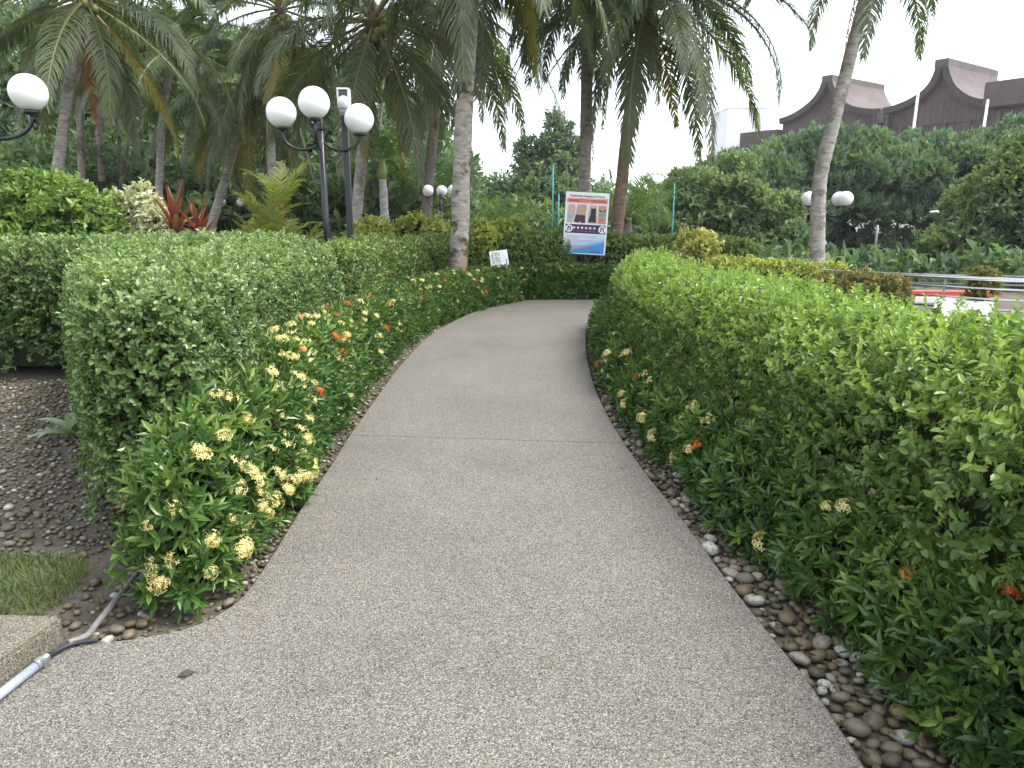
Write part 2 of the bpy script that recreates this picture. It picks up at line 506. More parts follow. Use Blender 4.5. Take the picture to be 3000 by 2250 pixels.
def scatter(tmpls, P, D, S, base_tint, base_young, leaf_var=.36):
    """copies of the templates at P along D with size S joined in one set of arrays"""
    n = len(P)
    which = rng.integers(0, len(tmpls), n)
    VV, FF, TT, YY = [], [], [], []
    off = 0
    for t, (V, F, T) in enumerate(tmpls):
        idx = np.where(which == t)[0]
        if len(idx) == 0: continue
        z = norm(D[idx]); h = rand_dirs(len(idx))
        x = norm(np.cross(h, z)); y = np.cross(z, x)
        R = np.stack([x, y, z], axis=-1)                       # columns
        W = np.einsum('nij,vj->nvi', R, V) * S[idx, None, None] + P[idx, None, :]
        VV.append(W.reshape(-1, 3))
        FF.append((F[None] + (np.arange(len(idx)) * len(V))[:, None, None] + off).reshape(-1, F.shape[1]))
        off += len(idx) * len(V)
        TT.append(np.clip(base_tint[idx, None] + T[None] * leaf_var, 0, 1).ravel())
        YY.append(np.clip(base_young[idx, None] + T[None] * .08 * (base_young[idx, None] > .02), 0, 1).ravel())
    return np.vstack(VV), np.vstack(FF), np.concatenate(TT), np.concatenate(YY)

def foliage(name, tmpls, P, D, S, tint, young, mat, parent, var=.36, stuff=True):
    V, F, T, Y = scatter(tmpls, P, D, S, tint, young, var)
    o = obj(name, mesh(name, V, F, mat, False, T, Y), parent)
    if stuff: o['kind'] = 'stuff'
    return o

_r = random.Random(3)
SPR_PRIVET = [sprig_tmpl(_r, 7, .05, .026, .016, (25, 70)) for _ in range(5)]
SPR_HEDGE = [sprig_tmpl(_r, 7, .085, .045, .027, (25, 70)) for _ in range(5)]
SPR_BRIGHT = [sprig_tmpl(_r, 6, .075, .042, .025, (25, 70)) for _ in range(5)]
SPR_BRIGHT_NEAR = [sprig_tmpl(_r, 6, .075, .042, .025, (25, 70), fine=True) for _ in range(6)]
SPR_PRIVET_NEAR = [sprig_tmpl(_r, 7, .05, .026, .017, (25, 70), fine=True) for _ in range(6)]
SPR_IXORA = [sprig_tmpl(_r, 7, .045, .068, .023, (20, 75), whorl=True) for _ in range(5)]
SPR_IXORA_NEAR = [sprig_tmpl(_r, 7, .045, .068, .021, (20, 75), fine=True, whorl=True) for _ in range(6)]
SPR_IXORA_FAR = [sprig_tmpl(_r, 7, .05, .075, .026, (20, 75), whorl=True) for _ in range(5)]
SPR_BUSH = [sprig_tmpl(_r, 7, .12, .085, .042, (20, 70)) for _ in range(5)]
SPR_TREE = [sprig_tmpl(_r, 8, .42, .26, .12, (10, 70)) for _ in range(5)]
SPR_FLAT = [sprig_tmpl(_r, 9, .3, .3, .1, (0, 35), whorl=True) for _ in range(5)]

# ------------------------------------------------------------------ hedge surfaces
class Hedge:
    """clipped hedge following a spine: rows of (x, y, half width, top height)"""
    def __init__(s, spine, z0=-.05, p=4.0, lump=.05, freq=2.2, seed=1, cap=(True, True)):
        a = np.array(spine, float)
        d = np.r_[0, np.cumsum(np.hypot(np.diff(a[:, 0]), np.diff(a[:, 1])))]
        u = np.linspace(0, d[-1], 80)
        s.u = u
        s.a = np.stack([np.interp(u, d, a[:, i]) for i in range(4)], 1)
        for i in range(4):                                   # soften the polyline
            for _ in range(6):
                s.a[1:-1, i] = .25 * s.a[:-2, i] + .5 * s.a[1:-1, i] + .25 * s.a[2:, i]
        s.L = d[-1]; s.z0 = z0; s.p = p; s.lump = lump; s.freq = freq; s.seed = seed; s.cap = cap
    def pt(s, q, th, shrink=0.0, lump=True):
        u = np.clip(q, 0, s.L)
        x, y, hw, h = (np.interp(u, s.u, s.a[:, i]) for i in range(4))
        e = 1e-2
        tx = np.interp(np.clip(u + e, 0, s.L), s.u, s.a[:, 0]) - np.interp(np.clip(u - e, 0, s.L), s.u, s.a[:, 0])
        ty = np.interp(np.clip(u + e, 0, s.L), s.u, s.a[:, 1]) - np.interp(np.clip(u - e, 0, s.L), s.u, s.a[:, 1])
        tl = np.hypot(tx, ty) + 1e-9; tx, ty = tx / tl, ty / tl
        hw = hw - shrink; hh = h - s.z0 - shrink
        over = np.where(q < 0, -q, np.where(q > s.L, q - s.L, 0.0)) / np.maximum(hw, .05)
        phi = np.clip(over, 0, 1) * PI / 2
        k = np.maximum(np.cos(phi), 0) ** (2 / 3.2)
        ext = np.where(q < 0, -1.0, np.where(q > s.L, 1.0, 0.0)) * np.sin(phi) ** (2 / 3.2) * hw
        c, sn = np.cos(th), np.sin(th)
        cx = np.sign(c) * np.abs(c) ** (2 / s.p) * hw * k
        cz = np.abs(sn) ** (2 / s.p) * hh * (.72 + .28 * k)
        # right of the direction of travel is (ty,-tx)
        P = np.stack([x + tx * ext + ty * cx, y + ty * ext - tx * cx, s.z0 + cz], -1)
        if lump:
            n = vnoise(P, s.freq, s.seed) * .65 + vnoise(P, s.freq * 2.7, s.seed + 3) * .35
            rad = np.stack([ty * c, -tx * c, np.maximum(sn, .0) * .8], -1) + np.stack([tx, ty, 0 * tx], -1) * (np.sign(ext) * np.clip(over, 0, 1))[:, None]
            P = P + norm(rad) * (n * s.lump)[:, None]
        return P
    def sample(s, n):
        m = n * 4
        c0 = s.a[0, 2] if s.cap[0] else 0; c1 = s.a[-1, 2] if s.cap[1] else 0
        q = rng.uniform(-c0, s.L + c1, m); th = rng.uniform(.001, PI - .001, m)
        e = 4e-3
        P = s.pt(q, th)
        A = s.pt(q + e, th, lump=False) - s.pt(q - e, th, lump=False)
        B = s.pt(q, th + e, lump=False) - s.pt(q, th - e, lump=False)
        N = np.cross(B, A)
        w = np.linalg.norm(N, axis=1)
        w = np.minimum(w, np.percentile(w, 99.5))
        idx = rng.choice(m, n, replace=False, p=w / w.sum())
        N = norm(N[idx]); P = P[idx]
        x = np.interp(np.clip(q[idx], 0, s.L), s.u, s.a[:, 0]); y = np.interp(np.clip(q[idx], 0, s.L), s.u, s.a[:, 1])
        out = P - np.stack([x, y, np.full(n, .5 * (s.z0 + s.a[:, 3].mean()))], 1)
        N = N * np.sign((N * out).sum(1))[:, None]
        return P, N, q[idx], th[idx]
    def core(s, shrink, nq=60, nt=14, lo=0.0):
        c0 = (s.a[0, 2] - shrink) * .98; c1 = (s.a[-1, 2] - shrink) * .98
        q = np.linspace(-c0, s.L + c1, nq); th = np.linspace(0, PI, nt)
        Q, T = np.meshgrid(q, th, indexing='ij')
        V = s.pt(Q.ravel(), T.ravel(), shrink)
        V[:, 2] = np.maximum(V[:, 2], s.z0 + lo)
        F = np.array([(i * nt + j, (i + 1) * nt + j, (i + 1) * nt + j + 1, i * nt + j + 1) for i in range(nq - 1) for j in range(nt - 1)])
        return V, F

def hedge(name, label, H, n, tmpls, mat, size=1.0, depth=.09, young_top=.5, up=.35, jit=.55, core=.13, core_lo=0.0, stems=0, cat='hedge', group=None, stem_h=.6, tint_mid=.5, thin=None, keep=None, shoots=0, near=None, near_y=5.5):
    a0 = H.a[len(H.a) // 2]
    root = empty(name, (0, 0, 0))
    tag(root, label, cat, group)
    P, N, q, th = H.sample(n)
    if keep is not None:
        k = keep(P); P, N = P[k], N[k]; n = len(P)
    d = rng.exponential(depth * .5, n)
    P = P - N * np.minimum(d, depth * 2.5)[:, None] + rng.normal(size=(n, 3)) * .012 * size
    P[:, 2] = np.maximum(P[:, 2], H.z0 + .02)
    if thin is not None:
        k = thin(P); P, N, d = P[k], N[k], d[k]; n = len(P)
    D = norm(N * .8 + np.array([0, 0, up]) + rng.normal(size=(n, 3)) * jit)
    patch = vnoise(P, 1.7, H.seed + 9) * .16 + vnoise(P, 6, H.seed + 11) * .12
    tint = np.clip(tint_mid + patch + rng.normal(size=n) * .1, 0, 1)
    young = np.clip((N[:, 2] > .3) * (rng.random(n) < young_top) * rng.uniform(.25, 1, n) * (d < depth * .8) + (rng.random(n) < .1) * rng.uniform(.2, .9, n) * (d < depth * .6), 0, 1)
    S_ = size * rng.uniform(.6, 1.35, n)
    if near:                                                # rounder leaves where they can be told apart
        k = P[:, 1] < near_y
        A_ = scatter(near, P[k], D[k], S_[k], tint[k], young[k]); B_ = scatter(tmpls, P[~k], D[~k], S_[~k], tint[~k], young[~k])
        fo = obj('foliage', mesh('foliage', np.vstack([A_[0], B_[0]]), np.vstack([A_[1], B_[1] + len(A_[0])]), mat, False, np.r_[A_[2], B_[2]], np.r_[A_[3], B_[3]]), root)
        fo['kind'] = 'stuff'
    else:
        foliage('foliage', tmpls, P, D, S_, tint, young, mat, root)
    if shoots:                                              # unclipped young shoots above the top
        P2, N2, q2, th2 = H.sample(shoots * 3); k = (N2[:, 2] > .55); P2, N2 = P2[k][:shoots], N2[k][:shoots]; m_ = len(P2)
        Pa, Da, Sa = [], [], []
        for lev in range(3):
            D2 = norm(np.array([0, 0, 1.0]) + rng.normal(size=(m_, 3)) * .25) if lev == 0 else D2
            Pa.append(P2 + D2 * (.0 + .045 * lev)); Da.append(D2); Sa.append(rng.uniform(.8, 1.15, m_) * (1 - .15 * lev))
        foliage('young_shoots', tmpls, np.vstack(Pa), np.vstack(Da), size * np.concatenate(Sa), np.full(3 * m_, .75), np.clip(rng.normal(.65, .2, 3 * m_), 0, 1), mat, root)
    nd = max(6, n // 110); k = rng.integers(0, n, nd)
    foliage('dry_leaves', tmpls, P[k] + D[k] * .01, D[k], size * rng.uniform(.6, .9, nd), rng.uniform(.2, .9, nd), np.zeros(nd), M['dry_leaf'], root)
    mb = MB()
    for i in rng.integers(0, n, max(4, n // 420)):
        a_ = Vector(P[i]); d_ = Vector(D[i]); e_ = a_ + d_ * .06 + Vector(rng.normal(size=3)) * .025
        mb.tube([a_ - d_ * .12, a_, e_], [.0035, .003, .0015], 4)
    mb.build('twigs', M['bark'], root, True)['kind'] = 'stuff'
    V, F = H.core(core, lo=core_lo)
    obj('shade_core', mesh('shade_core', V, F, M['twig'], True), root)  # added solid core; its dark colour stands in for shade between the leaves
    if stems:
        mb = MB()
        for i in range(stems):
            qq = np.array([rng.uniform(0, H.L)]); x = np.interp(qq, H.u, H.a[:, 0])[0]; y = np.interp(qq, H.u, H.a[:, 1])[0]
            x += rng.uniform(-1, 1) * a0[2] * .8; y += rng.uniform(-.1, .1)
            pts = [(x, y, H.z0 - .02)]
            for k in range(3):
                pts.append((pts[-1][0] + rng.uniform(-.07, .07), pts[-1][1] + rng.uniform(-.07, .07), H.z0 + stem_h * (k + 1) / 3))
            mb.tube(pts, [.014, .011, .009, .006], 5)
        mb.build('stems', M['bark'], root, True)['kind'] = 'stuff'
    return root

def blob_points(blobs, per_area, squash=1.0, front=None, lump=.22, zmin=-.6, seed=0):
    """points on lumpy ellipsoids (x,y,z,rx,ry,rz), those inside another blob dropped"""
    B = np.array(blobs, float)
    PP, NN, ID = [], [], []
    for i, (x, y, z, a, b, c) in enumerate(B):
        n = int(per_area * 4 * PI * ((a * b) ** 1.6 / 3 + (a * c) ** 1.6 / 3 + (b * c) ** 1.6 / 3) ** (1 / 1.6))
        d = rand_dirs(n); d = d[d[:, 2] > zmin]
        if front is not None: d = d[d[:, 1] < front]
        k = 1 + lump * vnoise(d * 1.0 + i * 3.7, 2.4, seed) + .5 * lump * vnoise(d + i, 6, seed + 1)
        k *= 1 - rng.exponential(.05, len(d))
        p = d * np.array([a, b, c]) * k[:, None] + np.array([x, y, z])
        ok = np.ones(len(p), bool)
        near = np.where((np.abs(B[:, 0] - x) < B[:, 3] + a) & (np.abs(B[:, 1] - y) < B[:, 4] + b))[0]
        for j in near:
            if j != i:
                ok &= ((((p - B[j, :3]) / B[j, 3:]) ** 2).sum(1) > .6)
        PP.append(p[ok]); NN.append(norm(d[ok] / np.array([a, b, c]))); ID.append(np.full(ok.sum(), i))
    return np.vstack(PP), np.vstack(NN), np.concatenate(ID)

def blob_core(blobs, k=.72):
    me_v, me_f = [], []
    n, m = 7, 4
    off = 0
    for (x, y, z, a, b, c) in blobs:
        V = [(x + k * a * math.sin(PI * j / m) * math.cos(2 * PI * i / n), y + k * b * math.sin(PI * j / m) * math.sin(2 * PI * i / n), z + k * c * math.cos(PI * j / m)) for j in range(m + 1) for i in range(n)]
        F = [(off + j * n + i, off + (j + 1) * n + i, off + (j + 1) * n + (i + 1) % n, off + j * n + (i + 1) % n) for j in range(m) for i in range(n)]
        me_v += V; me_f += F; off += len(V)
    return np.array(me_v), np.array(me_f)

def crown(name, blobs, per_area, tmpls, size, mat, parent, young=.12, up=.5, jit=.5, front=None, lump=.22, core=.7, zmin=-.6, tint_mid=.45, seed=0, blob_var=.16, core_mat=None):
    P, N, ID = blob_points(blobs, per_area, front=front, lump=lump, zmin=zmin, seed=seed)
    n = len(P)
    D = norm(N * .8 + np.array([0, 0, up]) + rng.normal(size=(n, 3)) * jit)
    bt = rng.normal(size=len(blobs)) * blob_var
    by = rng.random(len(blobs)) * young
    t = np.clip(tint_mid + bt[ID] + vnoise(P, .9 / size, seed + 5) * .2 + rng.normal(size=n) * .08, 0, 1)
    y = np.clip(by[ID] * rng.uniform(0, 2, n) * (N[:, 2] > -.1) + (rng.random(n) < .03) * young * 2, 0, 1)
    o = foliage(name, tmpls, P, D, size * rng.uniform(.7, 1.3, n), t, y, mat, parent)
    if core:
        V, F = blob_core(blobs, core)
        obj('inner_shade_core', mesh('inner_shade_core', V, F, core_mat or M['twig'], True), parent)['kind'] = 'stuff'  # solid blobs added so gaps in the crown look dark, shade put into colour
    return o

# ------------------------------------------------------------------ ground
def ss(a, b, x):
    t = np.clip((x - a) / (b - a), 0, 1); return t * t * (3 - 2 * t)

def terrain(x, y):
    x = np.asarray(x, float); y = np.asarray(y, float)
    hm = np.interp(x, [-120, -60, -28, -17, -10.6, -5.5, -3.5, 0], [14, 12, 9.5, 7.6, 6.2, 3.8, .6, 0])
    z = -.06 + hm * ss(26, 47, y)
    z = z - 3.5 * ss(24, 32, y) * ss(3, 11, x)
    return z

gx = np.r_[-400, -250, -150, np.linspace(-100, 100, 101), 150, 250, 400]
gy = np.r_[-60, -30, -10, np.linspace(0, 120, 61), 150, 220, 320, 450, 700]
GX, GY = np.meshgrid(gx, gy, indexing='ij')
V = np.stack([GX.ravel(), GY.ravel(), terrain(GX.ravel(), GY.ravel())], 1)
ny = len(gy)
F = np.array([(i * ny + j, (i + 1) * ny + j, (i + 1) * ny + j + 1, i * ny + j + 1) for i in range(len(gx) - 1) for j in range(ny - 1)])
tag(obj('ground', mesh('ground', V, F, M['soil'], True)), 'damp dark soil under the hedges and trees', kind='structure')

# path: three slabs cast end to end with an open joint
PL = [(-3.6, 1.45), (-3.6, 2.2), (-1.9, 2.5), (-1.6, 2.57), (-1.45, 2.61), (-1.29, 2.69), (-1.19, 2.86), (-1.17, 3.11), (-1.18, 3.47), (-1.2, 3.98), (-1.21, 4.63), (-1.235, 5.385), (-1.25, 6.78), (-1.25, 8.31), (-1.17, 10.04), (-.97, 11.58), (-.61, 13.12), (0.0, 14.5), (.6, 15.0), (2.2, 15.1), (4.5, 14.7)]
PR = [(1.06, 1.45), (1.06, 1.6), (1.06, 1.7), (1.06, 1.8), (1.06, 1.9), (1.06, 2.21), (1.05, 2.4), (1.03, 2.58), (.98, 3.11), (.94, 3.73), (.87, 4.5), (.825, 5.165), (.8, 6.38), (.84, 7.73), (.94, 9.22), (1.12, 11.02), (1.3, 12.3), (1.56, 13.1), (1.95, 13.5), (2.7, 13.5), (4.5, 13.1)]
def slab(i0, i1, g0=0.0, g1=0.0, back=0):
    L = [Vector((*p, 0)) for p in PL[i0:i1 + 1]]; R = [Vector((*p, 0)) for p in PR[i0:i1 + 1]]
    if back:
        L = [Vector((-3.6, -1.2, 0))] + L; R = [Vector((1.1, -1.2, 0))] + R
    if g0: d = (L[1] - L[0]).normalized() * g0; L[0] = L[0] + d; R[0] = R[0] + d
    if g1: d = (L[-2] - L[-1]).normalized() * g1; L[-1] = L[-1] + d; R[-1] = R[-1] + d
    if back:                                                # straight apron, then the curve
        k = 4
        L = L[:k] + smooth_path(L[k:], 4); R = R[:k] + smooth_path(R[k:], 4)
    else:
        L = smooth_path(L, 4); R = smooth_path(R, 4)
    V, F = [], []
    for a, b in zip(L, R):
        d = (b - a).normalized()
        V += [(a.x, a.y, -.12), (a.x, a.y, -.012), (a.x + d.x * .012, a.y + d.y * .012, 0), (b.x - d.x * .012, b.y - d.y * .012, 0), (b.x, b.y, -.012), (b.x, b.y, -.12)]
    n = len(L)
    for i in range(n - 1):
        for k in range(5):
            F.append((i * 6 + k, i * 6 + k + 1, (i + 1) * 6 + k + 1, (i + 1) * 6 + k))
    F.append((0, 5, 4, 3, 2, 1)); F.append(tuple((n - 1) * 6 + k for k in range(6)))
    return np.array(V), F
path = empty('path'); tag(path, 'speckled grey exposed aggregate footpath curving between the hedges', kind='structure')
for a in ((0, 11, 0, .0035, 1), (11, 20, .0035, 0, 0)):
    V, F = slab(*a); obj('slab', mesh('slab', V, F, M['path']), path)

# raised aggregate step in the corner
mb = MB(); mb.prism([(-4.2, 2.72), (-1.75, 2.6), (-1.735, 2.57), (-1.795, 2.2), (-1.93, 1.2), (-4.2, 1.2)], .002, .085)
mb.prism([(-4.2, 2.71), (-1.756, 2.592), (-1.743, 2.565), (-1.803, 2.2), (-1.938, 1.21), (-4.2, 1.21)], .085, .1)
tag(mb.build('concrete_step', M['step']), 'low mossy aggregate concrete step beside the pale pipe', 'step')

# ------------------------------------------------------------------ pebbles
def ico(sub):
    import bmesh
    bm = bmesh.new(); bmesh.ops.create_icosphere(bm, subdivisions=sub, radius=1.0)
    V = np.array([v.co[:] for v in bm.verts]); F = np.array([[l.vert.index for l in f.loops] for f in bm.faces]); bm.free()
    return V, F
IV1, IF1 = ico(1); IV2, IF2 = ico(2)
def pebble_shape(V, seed):
    k = 1 + .2 * vnoise(V, 1.1, seed) + .06 * vnoise(V, 2.7, seed + 1)
    return V * k[:, None] * np.array([1.0, .74, .52])
PEB = [mesh('pebble', pebble_shape(IV2, 40 + i), IF2, M['pebble'], True) for i in range(7)]
def dart(n, gen, size, tries=40):
    """non-overlapping scatter; gen() -> x,y or None"""
    cell = {}; out = []
    for _ in range(n * tries):
        if len(out) >= n: break
        p = gen()
        if p is None: continue
        r = size(p)
        g = (int(p[0] / .12), int(p[1] / .12)); ok = True
        for i in (-1, 0, 1):
            for j in (-1, 0, 1):
                for (x, y, s) in cell.get((g[0] + i, g[1] + j), ()):
                    if (x - p[0]) ** 2 + (y - p[1]) ** 2 < ((r + s) * .74) ** 2: ok = False; break
                if not ok: break
            if not ok: break
        if ok: cell.setdefault(g, []).append((p[0], p[1], r)); out.append((p[0], p[1], r))
    return out
_pr = random.Random(11)
PLn = np.array(PL); PRn = np.array(PR)
def xr(y): return np.interp(y, PRn[:17, 1], PRn[:17, 0])
def xl(y): return np.interp(y, PLn[6:18, 1], PLn[6:18, 0])
def gen_right():
    y = 1.5 + 9.5 * _pr.random() ** 1.7
    w = .36 if y < 3 else .36 - .04 * min(3, y - 3)
    return (float(xr(y)) + .03 + w * _pr.random() ** 1.15, y)
def gen_left():
    y = 2.62 + 11.5 * _pr.random() ** 1.5
    if y < 2.95:
        x = -1.75 + .55 * _pr.random()
        if y < np.interp(x, [-1.75, -1.6, -1.45, -1.29, -1.19], [2.6, 2.6, 2.64, 2.73, 2.9]): return None
        return (x, y)
    return (float(xl(y)) - .03 - .3 * _pr.random() ** 1.2, y)
right = dart(900, gen_right, lambda p: _pr.uniform(.018, .036) if _pr.random() < .62 else _pr.uniform(.034, .054))
left = dart(1100, gen_left, lambda p: _pr.uniform(.011, .022) if _pr.random() < .8 else _pr.uniform(.02, .036))
def gen_bed():
    x = _pr.uniform(-6.5, -1.75); y = _pr.uniform(2.75, 7.6)
    if x < -.66 * y - .6: return None
    if x < -1.95 and 2.6 < y < 3.42: return None
    return (x, y)
bed = dart(3300, gen_bed, lambda p: _pr.uniform(.012, .026) if _pr.random() < .9 else _pr.uniform(.024, .04), tries=10)
pb = tag(empty('pebble_border'), 'rounded river pebbles edging the footpath', kind='structure')
allp = sorted(right + left, key=lambda p: -p[2] / math.hypot(p[0], p[1]))
def peb_z(r): return -.062 + r * .4
for x, y, r in allp[:290]:
    obj('pebble', _pr.choice(PEB), pb, (x, y, peb_z(r) + _pr.uniform(0, .012)), (_pr.uniform(-.25, .25), _pr.uniform(-.25, .25), _pr.uniform(0, 6.28)), r)
rest = allp[290:]
def joined_pebbles(name, pts, parent, pale):
    n = len(pts); A = np.array(pts)
    an = rng.uniform(0, 6.28, n); ca, sa = np.cos(an), np.sin(an)
    base = [pebble_shape(IV1, 60 + i) for i in range(5)]; VV = []; TT = []
    for i in range(n):
        b_ = base[i % 5] * A[i, 2]
        VV.append(np.stack([b_[:, 0] * ca[i] - b_[:, 1] * sa[i] + A[i, 0], b_[:, 0] * sa[i] + b_[:, 1] * ca[i] + A[i, 1], b_[:, 2] + peb_z(A[i, 2]) + rng.uniform(0, .006)], 1))
        TT.append(np.full(len(IV1), min(1, rng.random() ** pale)))
    F = (IF1[None] + (np.arange(n) * len(IV1))[:, None, None]).reshape(-1, 3)
    return obj(name, mesh(name, np.vstack(VV), F, M['gravel'], True, np.concatenate(TT)), parent)
joined_pebbles('small_pebbles', rest, pb, .9)['kind'] = 'stuff'
tag(joined_pebbles('gravel', bed, None, .85), 'small grey stones covering the soil beside the tall clipped hedge', 'gravel', kind='stuff')

n = 420
lx = [gen_right() for _ in range(240)] + [p for p in (gen_left() for _ in range(120)) if p] + [p for p in (gen_bed() for _ in range(160)) if p]
lx = np.array(lx); n = len(lx)
D = norm(np.c_[rng.normal(size=(n, 2)), rng.normal(size=n) * .25])
lt = [(*leaf_tmpl(.05, .022, .3, .2, True), np.zeros(6)), (*leaf_tmpl(.035, .018, .35, .3, True), np.zeros(6))]
lt = [(V[:, [0, 2, 1]], F, T) for V, F, T in lt]
foliage('leaf_litter', lt, np.c_[lx, np.full(n, -.02) + rng.uniform(-.01, .012, n)], D, rng.uniform(.6, 1.2, n), rng.uniform(0, 1, n), np.zeros(n), M['dry_leaf'], None)
tag(bpy.data.objects['leaf_litter'], 'scattered dry brown leaves lying among the pebbles', 'leaf litter', kind='stuff')

# ------------------------------------------------------------------ clipped hedges along the path
HL = Hedge([(-1.9, 3.8, .3, 1.27), (-1.98, 4.4, .4, 1.29), (-2.42, 5.1, .56, 1.3), (-2.75, 6.2, .85, 1.33), (-3.1, 7.5, 1.15, 1.34), (-3.15, 8.1, 1.2, 1.35)], lump=.05, freq=2.0, seed=2, p=6.0)
hedge('clipped_hedge', 'tall dense small-leaved clipped hedge with rounded end beside the flowering border', HL, 28000, SPR_PRIVET, M['privet'], 1.14, near=SPR_PRIVET_NEAR, depth=.07, young_top=.75, jit=.5, core=.1, stems=30, stem_h=.5)
HA = Hedge([(-11.5, 8.4, .75, 1.3), (-8, 8.35, .75, 1.32), (-5, 8.3, .75, 1.33), (-2.9, 8.45, .7, 1.35)], lump=.055, freq=1.6, seed=4, p=6.0)
hedge('clipped_hedge', 'wide dark hedge arm running behind the gravel under the globe lamp', HA, 20000, SPR_PRIVET, M['privet'], 1.6, depth=.1, young_top=.75, core=.26, core_lo=.1, stems=60, stem_h=.4, keep=lambda P: P[:, 0] > -7.6)
HB = Hedge([(-2.2, 9.25, .34, 1.25), (-2.2, 10.8, .34, 1.24), (-2.05, 12.9, .36, 1.22), (-1.5, 14.8, .36, 1.22), (-.5, 16.0, .38, 1.22)], lump=.09, freq=1.5, seed=6, p=3.5)
hedge('clipped_hedge', 'loose olive hedge behind the lichen-spotted palm trunk', HB, 8000, SPR_HEDGE, M['privet_far'], 1.15, depth=.15, young_top=.6, jit=.7, core=.2)
HC = Hedge([(.15, 15.75, .4, 1.28), (.85, 15.8, .4, 1.26)], lump=.07, freq=1.5, seed=8, p=3.6)
hedge('clipped_hedge', 'boxy olive hedge block just to the left of the notice board', HC, 3600, SPR_HEDGE, M['privet_far'], 1.1, depth=.12, young_top=.5, core=.14)
HD = Hedge([(1.7, 16.6, .45, 1.22), (3.2, 16.5, .45, 1.2), (4.6, 15.6, .45, 1.15)], lump=.08, freq=1.5, seed=9, p=3.6)
hedge('clipped_hedge', 'olive hedge running to the right from behind the notice board', HD, 6000, SPR_HEDGE, M['privet_far'], 1.2, depth=.14, young_top=.6, core=.15)

# flowering ixora borders
HX = Hedge([(-1.47, 3.02, .17, .56), (-1.49, 3.5, .22, .74), (-1.58, 4.4, .27, .74), (-1.7, 6.0, .3, .7), (-1.74, 8.0, .31, .68), (-1.69, 9.8, .32, .66), (-1.49, 11.3, .32, .65), (-1.13, 12.8, .32, .64), (-.66, 13.8, .32, .62), (-.22, 14.58, .32, .6)], lump=.075, freq=2.4, seed=12, p=3.0)
PIPE_GAP = lambda P: ~((P[:, 0] < -1.6 - .1 * (P[:, 1] - 2.9)) & (P[:, 1] < 3.5) & (P[:, 2] < .32))
xl_border = hedge('ixora_border', 'flowering border with yellow and orange blooms at foot of the tall hedge', HX, 13500, SPR_IXORA, M['ixora'], .95, near=SPR_IXORA_NEAR, near_y=6.0, depth=.1, young_top=.35, up=.55, jit=.45, core=.15, stems=25, stem_h=.4, cat='flowering shrub', thin=PIPE_GAP)
HY = Hedge([(.25, 14.95, .28, .56), (1.2, 14.75, .28, .56), (2.4, 14.2, .28, .55)], lump=.06, freq=2.4, seed=14, p=3.0) if False else Hedge([(.05, 15.25, .26, .58), (1.2, 15.3, .26, .58), (2.6, 15.3, .26, .56)], lump=.06, freq=2.4, seed=14, p=3.0)
far_border = hedge('ixora_border', 'low dark border with few yellow blooms across the far end of the path', HY, 3000, SPR_IXORA_FAR, M['ixora'], 1.25, depth=.1, young_top=.2, up=.5, core=.12, cat='flowering shrub')
HR = Hedge([(2.26, .6, .6, 1.08), (2.16, 1.8, .63, 1.1), (2.05, 3.0, .63, 1.11), (1.89, 4.5, .62, 1.09), (1.76, 6.4, .59, 1.07), (1.71, 8.0, .57, 1.05), (1.78, 9.4, .56, 1.04), (1.95, 10.7, .5, 1.02)], lump=.1, freq=1.9, seed=16, p=3.6)
def thin_low(P):
    k = np.clip((P[:, 2] - .02) / .6, .22, 1)
    return rng.random(len(P)) < k
hedge('clipped_hedge', 'bright green loose-leaved hedge on the right side of the path', HR, 27000, SPR_BRIGHT, M['bright'], .84, near=SPR_BRIGHT_NEAR, near_y=5.0, depth=.13, young_top=.85, up=.5, jit=.6, core=.3, core_lo=.42, shoots=420, stems=90, stem_h=.75, thin=thin_low)
HZ = Hedge([(1.75, .9, .24, .4), (1.68, 1.8, .24, .4), (1.54, 2.6, .23, .39), (1.39, 3.6, .22, .38), (1.26, 4.6, .21, .38), (1.14, 6.0, .19, .38), (1.14, 7.4, .19, .38), (1.28, 9.2, .24, .46), (1.5, 11.0, .24, .46)], lump=.1, freq=2.6, seed=18, p=2.6)
xr_border = hedge('ixora_border', 'low dark glossy border along the foot of the bright green hedge', HZ, 8500, SPR_IXORA, M['ixora'], .88, near=SPR_IXORA_NEAR, near_y=4.5, depth=.1, young_top=.3, up=.5, jit=.5, core=.14, core_lo=.08, stems=50, stem_h=.35, cat='flowering shrub')

